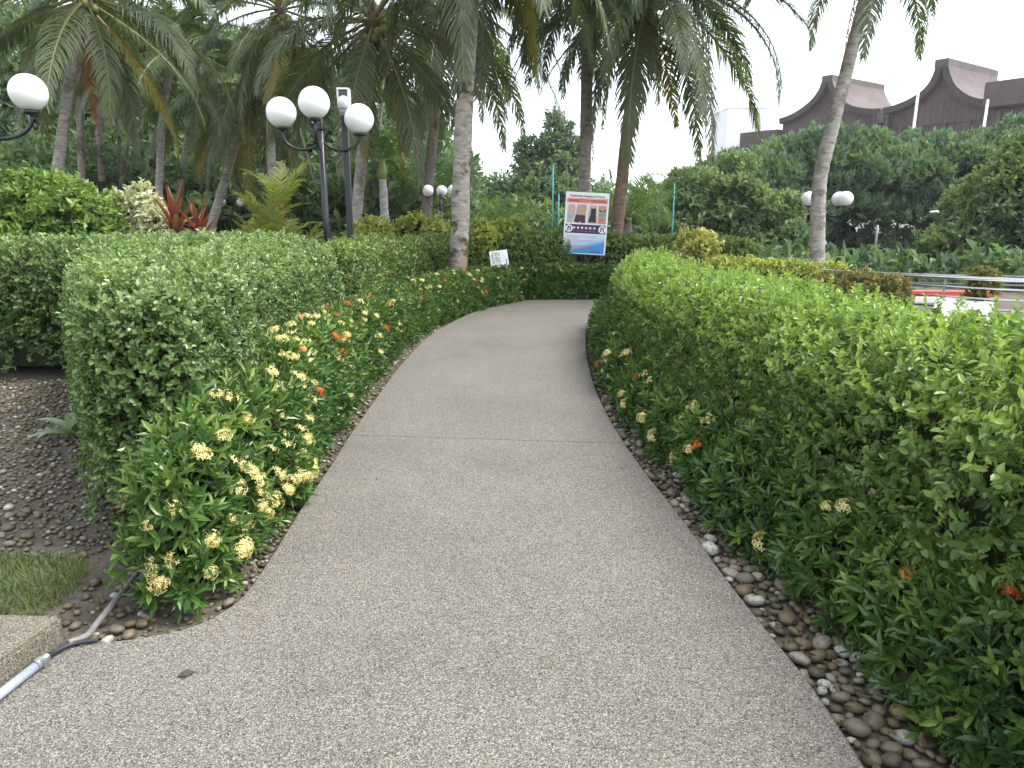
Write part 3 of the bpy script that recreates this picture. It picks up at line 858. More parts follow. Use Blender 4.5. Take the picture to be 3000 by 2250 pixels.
# ------------------------------------------------------------------ ixora flower heads
def flower_mesh(mat, seed, spiky):
    r = random.Random(seed); Vs, Fs, T = [], [], []
    k = 0
    n = 30
    for i in range(n):
        if r.random() < .15: continue
        ph = math.acos(1 - .85 * (i + .5) / n); az = i * 2.39996
        d = Vector((math.sin(ph) * math.cos(az), math.sin(ph) * math.sin(az), math.cos(ph) * .6 + .1))
        R = .045 * r.uniform(.55, 1.25)
        if az % 6.283 < 1.3 and seed % 2: continue
        c = d * R
        q = d.normalized().to_track_quat('Z', 'Y')
        a0 = r.uniform(0, 6.28)
        side = q @ Vector((.0014, 0, 0))
        Vs += [tuple(d * .008 - side), tuple(d * .008 + side), tuple(c)]; Fs.append((k, k + 1, k + 2)); T += [.1] * 3; k += 3
        if spiky and i % 3: continue
        pl = .0145 * r.uniform(.75, 1.2); t = r.uniform(.2, 1)
        for j in range(4):
            a = a0 + j * PI / 2
            e = lambda rr, an, h: tuple(c + q @ Vector((rr * math.cos(an), rr * math.sin(an), h)))
            Vs += [tuple(c), e(pl * .62, a - .42, .002), e(pl, a, .0005), e(pl * .62, a + .42, .002)]
            Fs += [(k, k + 1, k + 2), (k, k + 2, k + 3)]; T += [t] * 4; k += 4
    return mesh('flower_head', np.array(Vs), np.array(Fs), mat, False, np.array(T), np.zeros(len(T)))
FY = [flower_mesh(M['petal_yellow'], i, False) for i in range(4)] + [flower_mesh(M['petal_yellow'], 9 + i, True) for i in range(3)]
FO = [flower_mesh(M['petal_orange'], 20 + i, False) for i in range(2)]
def put_flower(H, parent, q, th, orange, size):
    q = np.array([q]); th = np.array([th])
    P = H.pt(q, th)[0]; N = P - H.pt(q, th, shrink=.1)[0]
    N = Vector(N).normalized(); N = (N + Vector((random.uniform(-.25, .25), random.uniform(-.35, .05), .35))).normalized()
    o = obj('flower_head', random.choice(FO if orange else FY), parent, Vector(P) + N * .068, N.to_track_quat('Z', 'Y').to_euler(), size * random.uniform(.62, 1.02))
    return o
random.seed(21)
for i in range(60):                                          # near end: mostly yellow (q from the near end, th small = path side)
    put_flower(HX, xl_border, random.uniform(-.22, 1.3), random.choice([random.uniform(.1, .5), random.uniform(.4, 1.7), random.uniform(.05, .3)]), random.random() < .04, random.uniform(.85, 1.25))
for i in range(54):
    put_flower(HX, xl_border, random.uniform(1.2, 3.4), random.uniform(.15, 1.9), random.random() < .15, random.uniform(.85, 1.2))
for i in range(36):
    put_flower(HX, xl_border, random.uniform(3.0, 5.2), random.uniform(.2, 2.1), random.random() < .2, random.uniform(.9, 1.2))
for i in range(48):
    put_flower(HX, xl_border, random.uniform(5.2, 12.0), random.uniform(.1, 1.6), random.random() < .15, random.uniform(.8, 1.1))
for i in range(24):
    put_flower(HZ, xr_border, random.uniform(2.0, 7.0), random.uniform(1.8, 3.0), random.random() < .14, random.uniform(1.0, 1.4))
for q, th in ((.9, 1.9), (1.25, 1.7), (.45, 2.0), (1.55, 2.2)):
    put_flower(HZ, xr_border, q, th, True, random.uniform(.6, .9))
for i in range(9):
    put_flower(HY, far_border, random.uniform(0, 1.6), random.uniform(.3, 1.7), False, 1.0)

# ------------------------------------------------------------------ pipe, grass, small plant
pr = tag(empty('water_pipe', (-1.72, 2.43, 0)), 'pale grey plastic pipe with clamp and black hose lying along the step', 'pipe')
off = Vector((-1.72, 2.43, 0))
def rel(pts): return [Vector(p) - off for p in pts]
mb = MB(); mb.tube(rel([(-1.86, 1.2, .019), (-1.745, 2.21, .019), (-1.722, 2.4, .019)]), .0175, 14); mb.build('pale_section', M['pvc_pale'], pr, True)
mb = MB(); mb.tube(rel([(-1.724, 2.385, .022), (-1.719, 2.415, .022)]), .022, 14); mb.tube(rel([(-1.719, 2.415, .022), (-1.715, 2.44, .024)]), .017, 12); mb.box(Vector((-1.70, 2.40, .03)) - off, (.02, .015, .02)); mb.build('clamp', M['clamp'], pr)
mb = MB(); mb.tube(rel(smooth_path([(-1.716, 2.43, .022), (-1.705, 2.49, .018), (-1.675, 2.54, .016), (-1.62, 2.565, .012), (-1.6, 2.572, .01)], 6)), .009, 8); mb.build('hose', M['rubber'], pr, True)
mb = MB(); mb.tube(rel(smooth_path([(-1.69, 2.535, .022), (-1.66, 2.6, .012), (-1.675, 2.72, .008), (-1.715, 3.05, .006), (-1.77, 3.5, .004), (-1.81, 3.8, .002)], 6)), .0125, 12); mb.build('grey_section', M['pvc_grey'], pr, True)

def blade_tmpl(h, w):
    V = np.array([(-w, 0, 0), (w, 0, 0), (w * .7, h * .15, h * .6), (-w * .7, h * .15, h * .6), (0, h * .5, h)]); F = np.array([(0, 1, 2), (0, 2, 3), (3, 2, 4)])
    return V, F, np.zeros(5)
n = 7000
gxy = np.stack([rng.uniform(-3.1, -1.8, n), rng.uniform(2.62, 3.42, n)], 1)
k = (vnoise(np.c_[gxy, np.zeros(n)], 5, 3) * .12 + gxy[:, 0] < -1.98 - .25 * np.abs(gxy[:, 1] - 2.95)) | ((rng.random(n) < .05) & (gxy[:, 0] < -1.75)); gxy = gxy[k]; n = len(gxy)
D = norm(np.c_[rng.normal(size=(n, 2)) * .3, np.ones(n)])
foliage('grass', [blade_tmpl(.05, .0022), blade_tmpl(.035, .002)], np.c_[gxy, np.full(n, -.06)], D, rng.uniform(.7, 1.5, n), rng.uniform(.2, .9, n), rng.uniform(0, .5, n), M['grass'], None)
tag(bpy.data.objects['grass'], 'patch of short green grass behind the concrete step', 'grass', kind='stuff')

def strap_leaf(L, w, el, droop, mat, n=7, young=0.0, fold=.2):
    V, F = [], []; p = Vector((0, 0, 0)); a = math.radians(el)
    for i in range(n + 1):
        t = i / n; ww = w * (math.sin(PI * (.08 + .92 * t) ** .8) ** .8 if t < 1 else .02)
        V += [(p.x, -ww / 2, p.z + fold * ww), (p.x, 0, p.z), (p.x, ww / 2, p.z + fold * ww)]
        a -= math.radians(droop) / n; p = p + Vector((math.cos(a), 0, math.sin(a))) * (L / n)
    for i in range(n):
        for k in (0, 1): F.append((i * 3 + k, (i + 1) * 3 + k, (i + 1) * 3 + k + 1, i * 3 + k + 1))
    nv = len(V)
    return mesh('leaf', np.array(V), np.array(F), mat, True, np.linspace(.2, .9, nv), np.full(nv, young))
dl = [strap_leaf(.42, .09, 48, 60, M['dieff']), strap_leaf(.36, .085, 30, 50, M['dieff']), strap_leaf(.3, .07, 60, 50, M['ixora'])]
t = tag(empty('broadleaf_plant', (-3.35, 5.45, -.06)), 'small plant with long pale striped leaves growing from the gravel', 'plant')
for i, az in enumerate((2.9, 3.6, .3, 4.6, 1.5, 5.5, 2.2)):
    obj('leaf', dl[i % 3], t, (0, 0, .03), (0, 0, az))
# ------------------------------------------------------------------ coconut palms
def frond_mesh(seed, L=3.6, el=50, droop=80, pairs=96, leaf=.75, hang=.6, width=.038, mat=None, plumose=False, ragged=.1, young=0.0):
    r = random.Random(seed)
    N = 28
    pts = []; p = Vector((0, 0, 0)); a = math.radians(el); tang = []
    for i in range(N + 1):
        t = i / N
        d = Vector((math.cos(a), 0, math.sin(a))); pts.append(p.copy()); tang.append(d)
        p = p + d * (L / N)
        a -= math.radians(droop) / N * (.35 + 1.3 * t)
        a = max(a, -PI / 2 + .04)
    def at(t):
        f = min(t, .9999) * N; i = int(f); k = f - i
        return pts[i].lerp(pts[i + 1], k), tang[i].lerp(tang[min(i + 1, N)], k).normalized()
    V, F = tube(pts[::2], [max(.004, .034 * (1 - i / (N / 2)) ** .8) * (L / 3.6) for i in range(N // 2 + 1)], 5, False)
    V = [tuple(v) for v in V]; T = [1.0] * len(V); Y = [.75] * len(V)
    F = [f for f in F]
    F3 = []
    for f in F: F3 += [(f[0], f[1], f[2]), (f[0], f[2], f[3])]
    sidev = Vector((0, 1, 0)); g = Vector((0, 0, -1))
    for i in range(pairs):
        t = .14 + .86 * (i + r.uniform(0, .6)) / pairs
        if t > .995: continue
        c, d = at(t)
        upn = d.cross(sidev) * -1
        if upn.z < 0 and abs(d.z) < .9: upn = -upn
        prof = (.5 + .5 * min(1, (t - .1) / .25)) * (1 - .72 * max(0, (t - .45) / .55) ** 1.3)
        for s in (-1, 1):
            if r.random() < ragged * .5: continue
            fw = math.radians(28 + 34 * t + r.uniform(-9, 9))
            di = (sidev * s * math.cos(fw) + d * math.sin(fw) + upn * (r.uniform(-1, 1) * .8 if plumose else r.uniform(-.1, .25))).normalized()
            ll = leaf * prof * r.uniform(.8, 1.08) * (r.uniform(.4, .8) if r.random() < ragged else 1)
            w = width * (.6 + .4 * prof) * r.uniform(.8, 1.1)
            q = c.copy(); k = len(V); tt = r.uniform(.15, .85); yy = young * r.random()
            seg = 3
            hg = hang * r.uniform(.7, 1.3)
            for j in range(seg):
                wx = di.cross(upn if abs(di.dot(upn)) < .95 else d).normalized() * (w * (.75, 1.0, .7)[j] / 2)
                V += [tuple(q - wx), tuple(q + wx)]
                q = q + di * (ll / seg)
                di = (di + g * hg * (j + 1) * .55).normalized()
            V.append(tuple(q))
            F3 += [(k, k + 1, k + 3), (k, k + 3, k + 2), (k + 2, k + 3, k + 5), (k + 2, k + 5, k + 4), (k + 4, k + 5, k + 6)]
            T += [tt] * 7; Y += [yy] * 5 + [min(1, yy + .15 * r.random())] * 2
    return mesh('frond', np.array(V), np.array(F3), mat, False, np.array(T), np.array(Y))

FR = {'up': [], 'mid': [], 'low': [], 'hang': [], 'yellow': [], 'dead': []}
for i in range(3):
    FR['up'].append(frond_mesh(100 + i, 3.4, 74 - 6 * i, 55 + 12 * i, leaf=.7, hang=.25, mat=M['frond']))
    FR['mid'].append(frond_mesh(110 + i, 3.8, 46 - 8 * i, 88, leaf=.8, hang=.5, mat=M['frond']))
    FR['low'].append(frond_mesh(120 + i, 3.9, 12 - 12 * i, 75, leaf=.82, hang=.65, mat=M['frond'], young=.08))
    FR['hang'].append(frond_mesh(130 + i, 3.7, -28 - 10 * i, 52, leaf=.75, hang=.75, mat=M['frond'], young=.25))
for i in range(2):
    FR['yellow'].append(frond_mesh(140 + i, 3.3, -48 - 10 * i, 40, leaf=.6, hang=.8, mat=M['frond_yellow'], ragged=.25))
    FR['dead'].append(frond_mesh(150 + i, 2.6, -66 - 6 * i, 22, pairs=40, leaf=.45, hang=1.0, mat=M['frond_dead'], ragged=.4))
NUT = mesh('coconut', IV2 * np.array([.1, .1, .125]), IF2, M['coconut'], True)

def trunk_mesh(pts, r0, r1, mat, seed, flare=1.35, ring=.13, swell=.0):
    P = smooth_path(pts, 10)
    L = [0]
    for a, b_ in zip(P, P[1:]): L.append(L[-1] + (b_ - a).length)
    n = int(L[-1] / .045); s = np.linspace(0, L[-1], n)
    Q = np.stack([np.interp(s, L, [p[i] for p in P]) for i in range(3)], 1)
    t = s / L[-1]
    rad = r0 + (r1 - r0) * t ** .8 + r0 * (flare - 1) * np.exp(-s / .35)
    rr = np.random.default_rng(seed)
    ph = np.cumsum(rr.uniform(.75, 1.25, n)) * (.045 / ring)
    rad = rad * (1 + .035 * np.where((ph % 1) < .25, 1, 0) + rr.normal(size=n) * .012)
    V, F = tube([tuple(q) for q in Q], rad.tolist(), 14)
    V = np.array([tuple(v) for v in V]); V[:, :2] += (vnoise(V, 4, seed) * .008)[:, None]
    return mesh('trunk', V, F, mat, True)

def palm(label, pts, r0, r1, mat, seed, counts=(4, 8, 10, 8, 2, 1), scale=1.0, nuts=6, lean=0.0, group=None, az0=None, flare=1.35):
    base = Vector(pts[0])
    root = tag(empty('coconut_palm', base), label, 'palm tree', group)
    rp = [tuple(Vector(p) - base) for p in pts]
    obj('trunk', trunk_mesh(rp, r0, r1, mat, seed, flare), root)
    top = Vector(rp[-1]); r = random.Random(seed)
    mb = MB(); mb.lathe([(r1 * 1.02, -.5), (r1 * 1.5, -.2), (r1 * 1.7, .05), (r1 * 1.1, .3), (.02, .5)], top, 12); mb.build('leaf_bases', M['leafbase'], root, True)
    az = r.uniform(0, 6.28) if az0 is None else az0
    for key, cnt in zip(('up', 'mid', 'low', 'hang', 'yellow', 'dead'), counts):
        for i in range(cnt):
            az += 2.39996 + r.uniform(-.25, .25)
            o = obj('frond', r.choice(FR[key]), root, top + Vector((math.cos(az) * r1, math.sin(az) * r1, {'up': .3, 'mid': .2, 'low': .08, 'hang': -.05, 'yellow': -.15, 'dead': -.25}[key])), (r.uniform(-.2, .2), r.uniform(-.12, .12), az), scale * r.uniform(.86, 1.1))
    for i in range(nuts):
        a = r.uniform(0, 6.28)
        obj('coconut', NUT, root, top + Vector((math.cos(a) * (r1 + .12), math.sin(a) * (r1 + .12), r.uniform(-.4, -.1))), (r.uniform(-.4, .4), r.uniform(-.4, .4), 0), r.uniform(.8, 1.1))
    return root
Z0 = -.1
palm('slim leaning coconut palm behind the green bush with a rust-brown dead frond', [(-10.95, 17.8, Z0), (-10.69, 17.8, 2.0), (-10.02, 17.8, 4.5), (-9.45, 17.8, 6.3)], .15, .1, M['palm_pale'], 1, (5, 9, 10, 8, 1, 1))
palm('thin dark palm trunk deep in the wood, leftmost of a close pair', [(-14.8, 26, .0), (-14.4, 26, 4.9), (-13.8, 26, 8.3)], .13, .1, M['palm_dark'], 2, (3, 5, 4, 4, 1, 2))
palm('tall thin dark palm behind the leaning palm, rightmost of a close pair', [(-15.0, 28, .0), (-14.9, 28, 4.4), (-14.2, 28, 9.2)], .13, .1, M['palm_dark'], 3, (3, 5, 4, 3, 1, 0))
palm('palm with straight pale trunk above the red strap-leaved plants', [(-12.2, 26, -.05), (-12.05, 26, 2.2), (-11.6, 26, 5.1), (-11.0, 26, 6.9)], .14, .1, M['palm_pale'], 4, (5, 8, 7, 5, 1, 0))
palm('short palm with slightly tilted pale trunk right of the red strap plants', [(-12.6, 28, 0), (-12.36, 28, 1.6), (-11.85, 28, 3.9), (-11.1, 28, 6.0)], .16, .12, M['palm_pale'], 5, (3, 5, 5, 5, 2, 0))
palm('palm with strongly leaning trunk and yellow hanging fronds by small far lamp', [(-10.1, 24, -.05), (-9.57, 24, 1.3), (-8.55, 24, 3.9), (-8.0, 24, 5.5)], .16, .11, M['palm_pale'], 6, (4, 7, 8, 8, 3, 1), scale=.92)
palm('upright ringed coconut palm bearing nuts behind the red-caned cluster', [(-6.95, 22, Z0), (-6.89, 22, 2.5), (-6.76, 22, 5.0), (-6.35, 22, 7.1)], .13, .1, M['palm_pale'], 7, (5, 9, 9, 7, 1, 1), nuts=12)
palm('slightly leaning palm trunk beside the square black camera post', [(-3.75, 17, Z0), (-3.56, 17, 1.2), (-3.26, 17, 3.3), (-2.95, 17, 5.6)], .155, .1, M['palm_pale'], 8, (5, 9, 10, 8, 1, 1))
palm('curved dark-trunked palm with moss stripe behind the second globe lamp', [(-3.16, 25, Z0), (-2.93, 25, 1.0), (-2.46, 25, 5.0), (-2.03, 25, 8.4)], .21, .13, M['palm_dark'], 9, (5, 10, 12, 11, 1, 0), scale=1.35)
palm('thick lichen-spotted palm trunk with orange algae at its foot', [(-1.1, 13.9, Z0), (-1.0, 13.9, .65), (-.88, 13.9, 3.0), (-.72, 13.9, 5.27), (-.62, 13.9, 7.2)], .175, .14, M['palm_main'], 10, (6, 10, 13, 13, 1, 0), flare=1.15)
palm('straight pale palm trunk rising behind the notice board', [(1.7, 18, Z0), (1.71, 18, 2.2), (1.72, 18, 6.3), (1.78, 18, 7.7)], .15, .125, M['palm_pale'], 11, (6, 10, 12, 12, 1, 0))
palm('leaning palm with reddish-brown lower trunk right of the notice board', [(2.15, 17, Z0), (2.34, 17, 1.2), (2.6, 17, 4.3), (2.95, 17, 6.4)], .165, .1, M['palm_red'], 12, (6, 10, 12, 12, 2, 0))
palm('lone curving pale palm standing by the steel railing under open sky', [(6.2, 15, Z0), (6.13, 15, .6), (6.03, 15, 2.24), (6.19, 15, 3.4), (6.57, 15, 5.6), (6.75, 15, 6.7)], .155, .105, M['palm_pale'], 13, (5, 7, 6, 2, 0, 1), scale=.8, nuts=3)

# feather palms
FF_ = [frond_mesh(200 + i, 1.9, 62 - 14 * i, 95, pairs=44, leaf=.42, hang=.35, width=.028, mat=M['feather'], plumose=True, ragged=.02, young=.1) for i in range(4)]
def feather_palm(label, x, y, h, r0, mat, seed, n=11, scale=1.0, shaft=True):
    root = tag(empty('feather_palm', (x, y, -.08)), label, 'palm tree'); r = random.Random(seed)
    obj('trunk', trunk_mesh([(0, 0, 0), (.02, 0, h * .5), (0, 0, h)], r0, r0 * .7, mat, seed, 1.2, ring=.2), root)
    if shaft:
        mb = MB(); mb.tube([(0, 0, h - .03), (0, 0, h + .25), (0, 0, h + .6)], [r0 * .75, r0 * .8, r0 * .4], 10); mb.build('crownshaft', M['crownshaft'], root, True)
    for i in range(n):
        az = i * 2.39996 + r.uniform(-.3, .3)
        obj('frond', FF_[min(3, int(i * 4 / n))], root, (0, 0, h + (.55 if shaft else .05)), (r.uniform(-.15, .15), r.uniform(-.15, .15), az), scale * r.uniform(.88, 1.12))
feather_palm('feathery palm with smooth white trunk between camera post and dark-trunked palm', -4.05, 24, 2.9, .17, M['palm_smooth'], 1, 13, 1.1)
feather_palm('small feathery palm with whitish trunk hidden behind the far globe lamp', -2.5, 26, 2.0, .16, M['palm_smooth'], 2, 12, 1.1)
feather_palm('feathery palm just to the right of the lichen-spotted palm trunk', -.7, 24, 1.3, .2, M['palm_dark'], 3, 14, 1.15, False)
feather_palm('bright feathery palm behind the reddish palm trunk', 3.05, 20, 1.7, .15, M['palm_dark'], 4, 14, 1.05, False)
feather_palm('low feathery palm tuft above the boxy hedge block', .5, 17.5, .7, .1, M['palm_dark'], 5, 13, .8, False)

# red-caned cluster palm
FW = [frond_mesh(230 + i, 1.0, 78 - 8 * i, 50 + 12 * i, pairs=24, leaf=.28, hang=.2, width=.03, mat=M['cane_frond'], ragged=.02, young=.7) for i in range(3)]
t = tag(empty('cane_palm', (-3.75, 12, -.06)), 'clump palm with red canes left of the three-globe lamp', 'palm tree')
for i, (dx, dy, h) in enumerate(((.12, 0, 1.55), (-.14, .05, 1.2), (.0, .15, .9), (-.3, .1, .7), (.3, .1, .6))):
    mb = MB(); mb.tube([(dx * .8, dy, 0), (dx, dy, h)], [.022, .018], 8); mb.build('cane', M['cane'], t, True)
    mb = MB(); mb.tube([(dx, dy, h - .004), (dx + .005, dy, h + .36)], [.02, .012], 8); mb.build('red_sheath', M['red_stem'], t, True)
    for k in range(7):
        obj('frond', FW[k % 3], t, (dx + .005, dy, h + .22), (random.uniform(-.2, .2), 0, k * 2.4 + i), random.uniform(.75, 1.0))

# ------------------------------------------------------------------ garden plants behind the hedges
def bush(name, label, cx, cy, z0, w, h, mat, seed, dens=260, size=1.0, tm=None, nb=9, cat='bush', group=None, young=.5, tint=.5):
    r = random.Random(seed)
    root = tag(empty(name, (0, 0, 0)), label, cat, group)
    bl = []
    for i in range(nb):
        a = r.uniform(0, 6.28); q = r.uniform(0, .62)
        rr = r.uniform(.26, .42) * w
        bl.append((cx + math.cos(a) * q * w * .9, cy + math.sin(a) * q * w * .6, z0 + h * r.uniform(.35, .8) - rr * .2, rr, rr, rr * r.uniform(.7, 1.0)))
    bl.append((cx, cy, z0 + h * .4, w * .55, w * .45, h * .42))
    mx = max(b_[2] + b_[5] for b_ in bl); bl = [(a, b_, z0 + (c - z0) * h / (mx - z0), d, e, f * h / (mx - z0)) for a, b_, c, d, e, f in bl]
    crown('foliage', bl, dens, tm or SPR_BUSH, size, mat, root, young=young, up=.45, lump=.25, core=.7, tint_mid=tint, seed=seed)
    mb = MB()
    for k in range(4):
        a = r.uniform(0, 6.28); mb.tube([(cx, cy, -.08), (cx + math.cos(a) * w * .15, cy + math.sin(a) * w * .15, z0 + h * .4), (cx + math.cos(a) * w * .4, cy + math.sin(a) * w * .3, z0 + h * .7)], [.03, .02, .008], 6)
    mb.build('stems', M['bark'], root, True)['kind'] = 'stuff'
    return root
bush('shrub', 'large yellow-green leafy shrub below the cropped globe lamp', -6.15, 9.9, 0, 1.05, 2.12, M['bright'], 31, 230, 1.0, nb=14, young=.45, tint=.6)
bush('shrub', 'cream-white variegated shrub behind the tall hedge', -5.55, 10.2, .4, .55, 1.3, M['cream'], 32, 300, 1.0, nb=8)
bush('shrub', 'cream-white variegated shrub beside the red strap plants', -5.05, 10.4, .4, .45, 1.5, M['cream'], 33, 300, 1.0, nb=7)
for i, (x, y, w, h, lab) in enumerate(((-4.6, 14.0, .6, 1.4, 'yellow-green clipped shrub left of the three-globe lamp post'),
        (-2.95, 15.0, .55, 1.42, 'yellow-green shrub between lamp post and camera post'),
        (-2.0, 15.6, .42, 1.5, 'yellow-green shrub in front of the dark-trunked palm'),
        (-1.5, 15.4, .4, 1.42, 'yellow-green shrub just left of the lichen-spotted palm trunk'),
        (-.62, 15.6, .42, 1.42, 'yellow-green shrub just right of the lichen-spotted palm trunk'),
        (-.12, 16.6, .5, 1.4, 'yellow-green shrub above the small white plaque'))):
    bush('golden_shrub', lab, x, y, .3, w * 1.1, h - .18, M['duranta'], 40 + i, 220, .95, nb=8, group='golden shrubs behind the hedges', young=.6, tint=.7)
bush('croton', 'rounded golden croton bush behind the bright green hedge', 2.75, 11.6, .3, .38, 1.02, M['croton'], 50, 300, .95, nb=8, tint=.5)
HM = Hedge([(2.9, 12.6, .35, .98), (3.9, 12.0, .35, .94), (4.75, 11.4, .35, .9)], lump=.08, freq=1.5, seed=21, p=3.4)
hedge('clipped_hedge', 'thin yellowish hedge strip left of the lone curving palm', HM, 3600, SPR_HEDGE, M['duranta'], 1.0, depth=.12, young_top=.4, core=.13)
HN = Hedge([(4.12, 9.55, .3, .86), (4.6, 9.25, .3, .85)], lump=.04, freq=2.5, seed=22, p=4.5)
hedge('clipped_hedge', 'small boxy rust-tinged hedge in front of the steel railing', HN, 2600, SPR_PRIVET, M['rust'], 1.5, depth=.08, young_top=.3, core=.09)
t = bush('ball_shrub', 'small brown rounded shrub growing against the railing', 5.62, 8.9, .5, .2, .45, M['rust'], 52, 500, .7, nb=6, young=1.0)

CL = [strap_leaf(.62, .085, 86, 18, M['cordyline']), strap_leaf(.58, .085, 76, 34, M['cordyline']), strap_leaf(.58, .08, 66, 60, M['cordyline'], young=.5)]
CD = [strap_leaf(.66, .05, 52, 105, M['cordyline_dark']), strap_leaf(.6, .05, 28, 85, M['cordyline_dark'])]
for lab, x, y, z, s, sd in (('red strap-leaved plant, the taller of two above the hedge', -4.42, 9.9, 1.5, 1.0, 1), ('red strap-leaved plant, the shorter of two above the hedge', -4.05, 9.8, 1.38, .85, 2)):
    t = tag(empty('strap_plant', (x, y, -.06)), lab, 'plant', 'red strap plants'); r = random.Random(sd)
    mb = MB(); mb.tube([(0, 0, 0), (.01, 0, z * .6), (0, 0, z + .05)], [.025, .02, .018], 8); mb.build('stem', M['bark'], t, True)
    for i in range(15):
        me = CL[0] if i < 5 else CL[1] if i < 9 else CL[2] if i < 12 else CL[1]
        obj('leaf', me, t, (0, 0, z + .05 - .012 * i), (r.uniform(-.1, .1), 0, i * 2.4), s * r.uniform(.85, 1.05))
    for i in range(16):
        obj('leaf', CD[i % 2], t, (0, 0, z + .02 - .014 * i), (r.uniform(-.1, .1), 0, i * 2.4 + 1), s * r.uniform(.85, 1.1))

# bare grey twig poking out between the left hedges
mb = MB(); mb.tube([(-1.95, 8.9, .7), (-1.9, 8.88, .98), (-1.86, 8.86, 1.08)], [.006, .004, .003], 5); mb.tube([(-1.9, 8.88, .98), (-1.8, 8.85, 1.04)], [.004, .002], 5)
mb.tube([(-2.1, 9.0, .0), (-1.95, 8.9, .7)], [.008, .006], 5)
tag(mb.build('bare_twig', M['bare_twig'], None, True), 'bare pale twig sticking up where the two left hedges meet', 'twig')

# ------------------------------------------------------------------ globe lamps, camera post
GLOBE = mesh('globe', IV2 * 1.0, IF2, M['globe'], True)
import bmesh as _bm
_b = _bm.new(); _bm.ops.create_uvsphere(_b, u_segments=32, v_segments=20, radius=.2); _b.to_mesh(GLOBE); _b.free()
GLOBE.polygons.foreach_set('use_smooth', np.full(len(GLOBE.polygons), True))
def arm_mesh(reach, drop, rise):
    """J-shaped arm from the post out and up to the globe"""
    pts = []
    for i in range(15):
        a = PI + PI * i / 14
        pts.append((reach / 2 + reach / 2 * math.cos(a), 0, -drop * 0 + drop * math.sin(a)))
    pts = [(0, 0, .12)] + pts + [(reach, 0, rise)]
    mb = MB(); mb.tube(pts, .019, 10); mb.lathe([(.02, rise - .02), (.075, rise - .01), (.085, rise + .015), (.07, rise + .03), (.0, rise + .03)], (reach, 0, 0), 16)
    return mesh('arm', np.array(mb.V), mb.F, M['black_paint'], True)
def lamp(label, x, y, ztop, reach, azs, arms_z, zb=-.08, group='globe lamps in the garden', globe=1.0, centre=False, rises=None):
    root = tag(empty('globe_lamp', (x, y, zb)), label, 'lamp post', group)
    h = ztop - zb
    mb = MB(); mb.tube([(0, 0, 0), (0, 0, .25)], [.075, .07], 14); mb.tube([(0, 0, .25), (0, 0, h)], [.045, .042], 14); mb.lathe([(.05, h - .12), (.055, h - .06), (.03, h + .02), (0, h + .04)], n=14)
    mb.build('post', M['black_paint'], root, True)
    for i, az in enumerate(azs):
        rise = rises[i] if rises else .06
        o = obj('arm', arm_mesh(reach, .2, rise), root, (0, 0, arms_z - zb), (0, 0, az))
        g = obj('globe', GLOBE, root, (reach * math.cos(az), reach * math.sin(az), arms_z - zb + rise + .205), scale=globe)
    return root
lamp('black lamp post with three white globes beside the camera post', -2.53, 10.3, 2.87, .5, (math.radians(187), math.radians(276), math.radians(10)), 2.69, globe=.97, rises=(.06, .12, .0))
lamp('globe lamp cropped by the left edge of the picture', -5.75, 8.2, 2.8, .7, (math.radians(0), math.radians(120), math.radians(240)), 2.62, globe=.92)
lamp('tiny far lamp with three white globes before the dark wood', -10.0, 27, 2.0, .37, (math.radians(175), math.radians(240), math.radians(10)), 1.9, globe=.76)
lamp('distant three-globe lamp half hidden by the lichen-spotted palm trunk', -2.06, 22, 2.28, .36, (math.radians(180), math.radians(90), math.radians(-4)), 2.12, globe=.8)
lamp('three-globe lamp behind the lone curving palm by the railing', 8.66, 21, 1.95, .49, (math.radians(185), math.radians(-30), math.radians(25)), 1.86, globe=1.0)
t = tag(empty('camera_post', (-2.24, 10.45, -.08)), 'square black post carrying a white security camera housing', 'camera post')
mb = MB(); mb.box((0, 0, 1.51), (.075, .075, 3.02), bev=.006); mb.build('post', M['black_paint'], t)
mb = MB(); mb.lathe([(.0, 3.02), (.062, 3.02), (.062, 3.06), (.072, 3.07), (.072, 3.1), (.0, 3.1)], n=20); mb.build('mount_ring', M['camera_grey'], t, True)
mb = MB(); mb.lathe([(0, 3.1), (.082, 3.1), (.09, 3.12), (.09, 3.16), (.088, 3.163)], n=20); mb.build('grey_band', M['camera_grey'], t, True)
mb = MB(); mb.lathe([(.088, 3.163), (.092, 3.17), (.088, 3.23), (.06, 3.27), (0, 3.28)], n=20); hs = mb.build('housing', M['camera_white'], t, True)
mb = MB(); mb.box((-.07, 0, 3.29), (.022, .12, .13), bev=.008); mb.box((.07, 0, 3.29), (.022, .12, .13), bev=.008); mb.box((0, 0, 3.355), (.165, .13, .025), bev=.008); mb.build('yoke', M['camera_white'], t)
mb = MB(); mb.box((0, -.01, 3.3), (.11, .1, .075), bev=.01); mb.build('camera_body', M['dark_glass'], t)

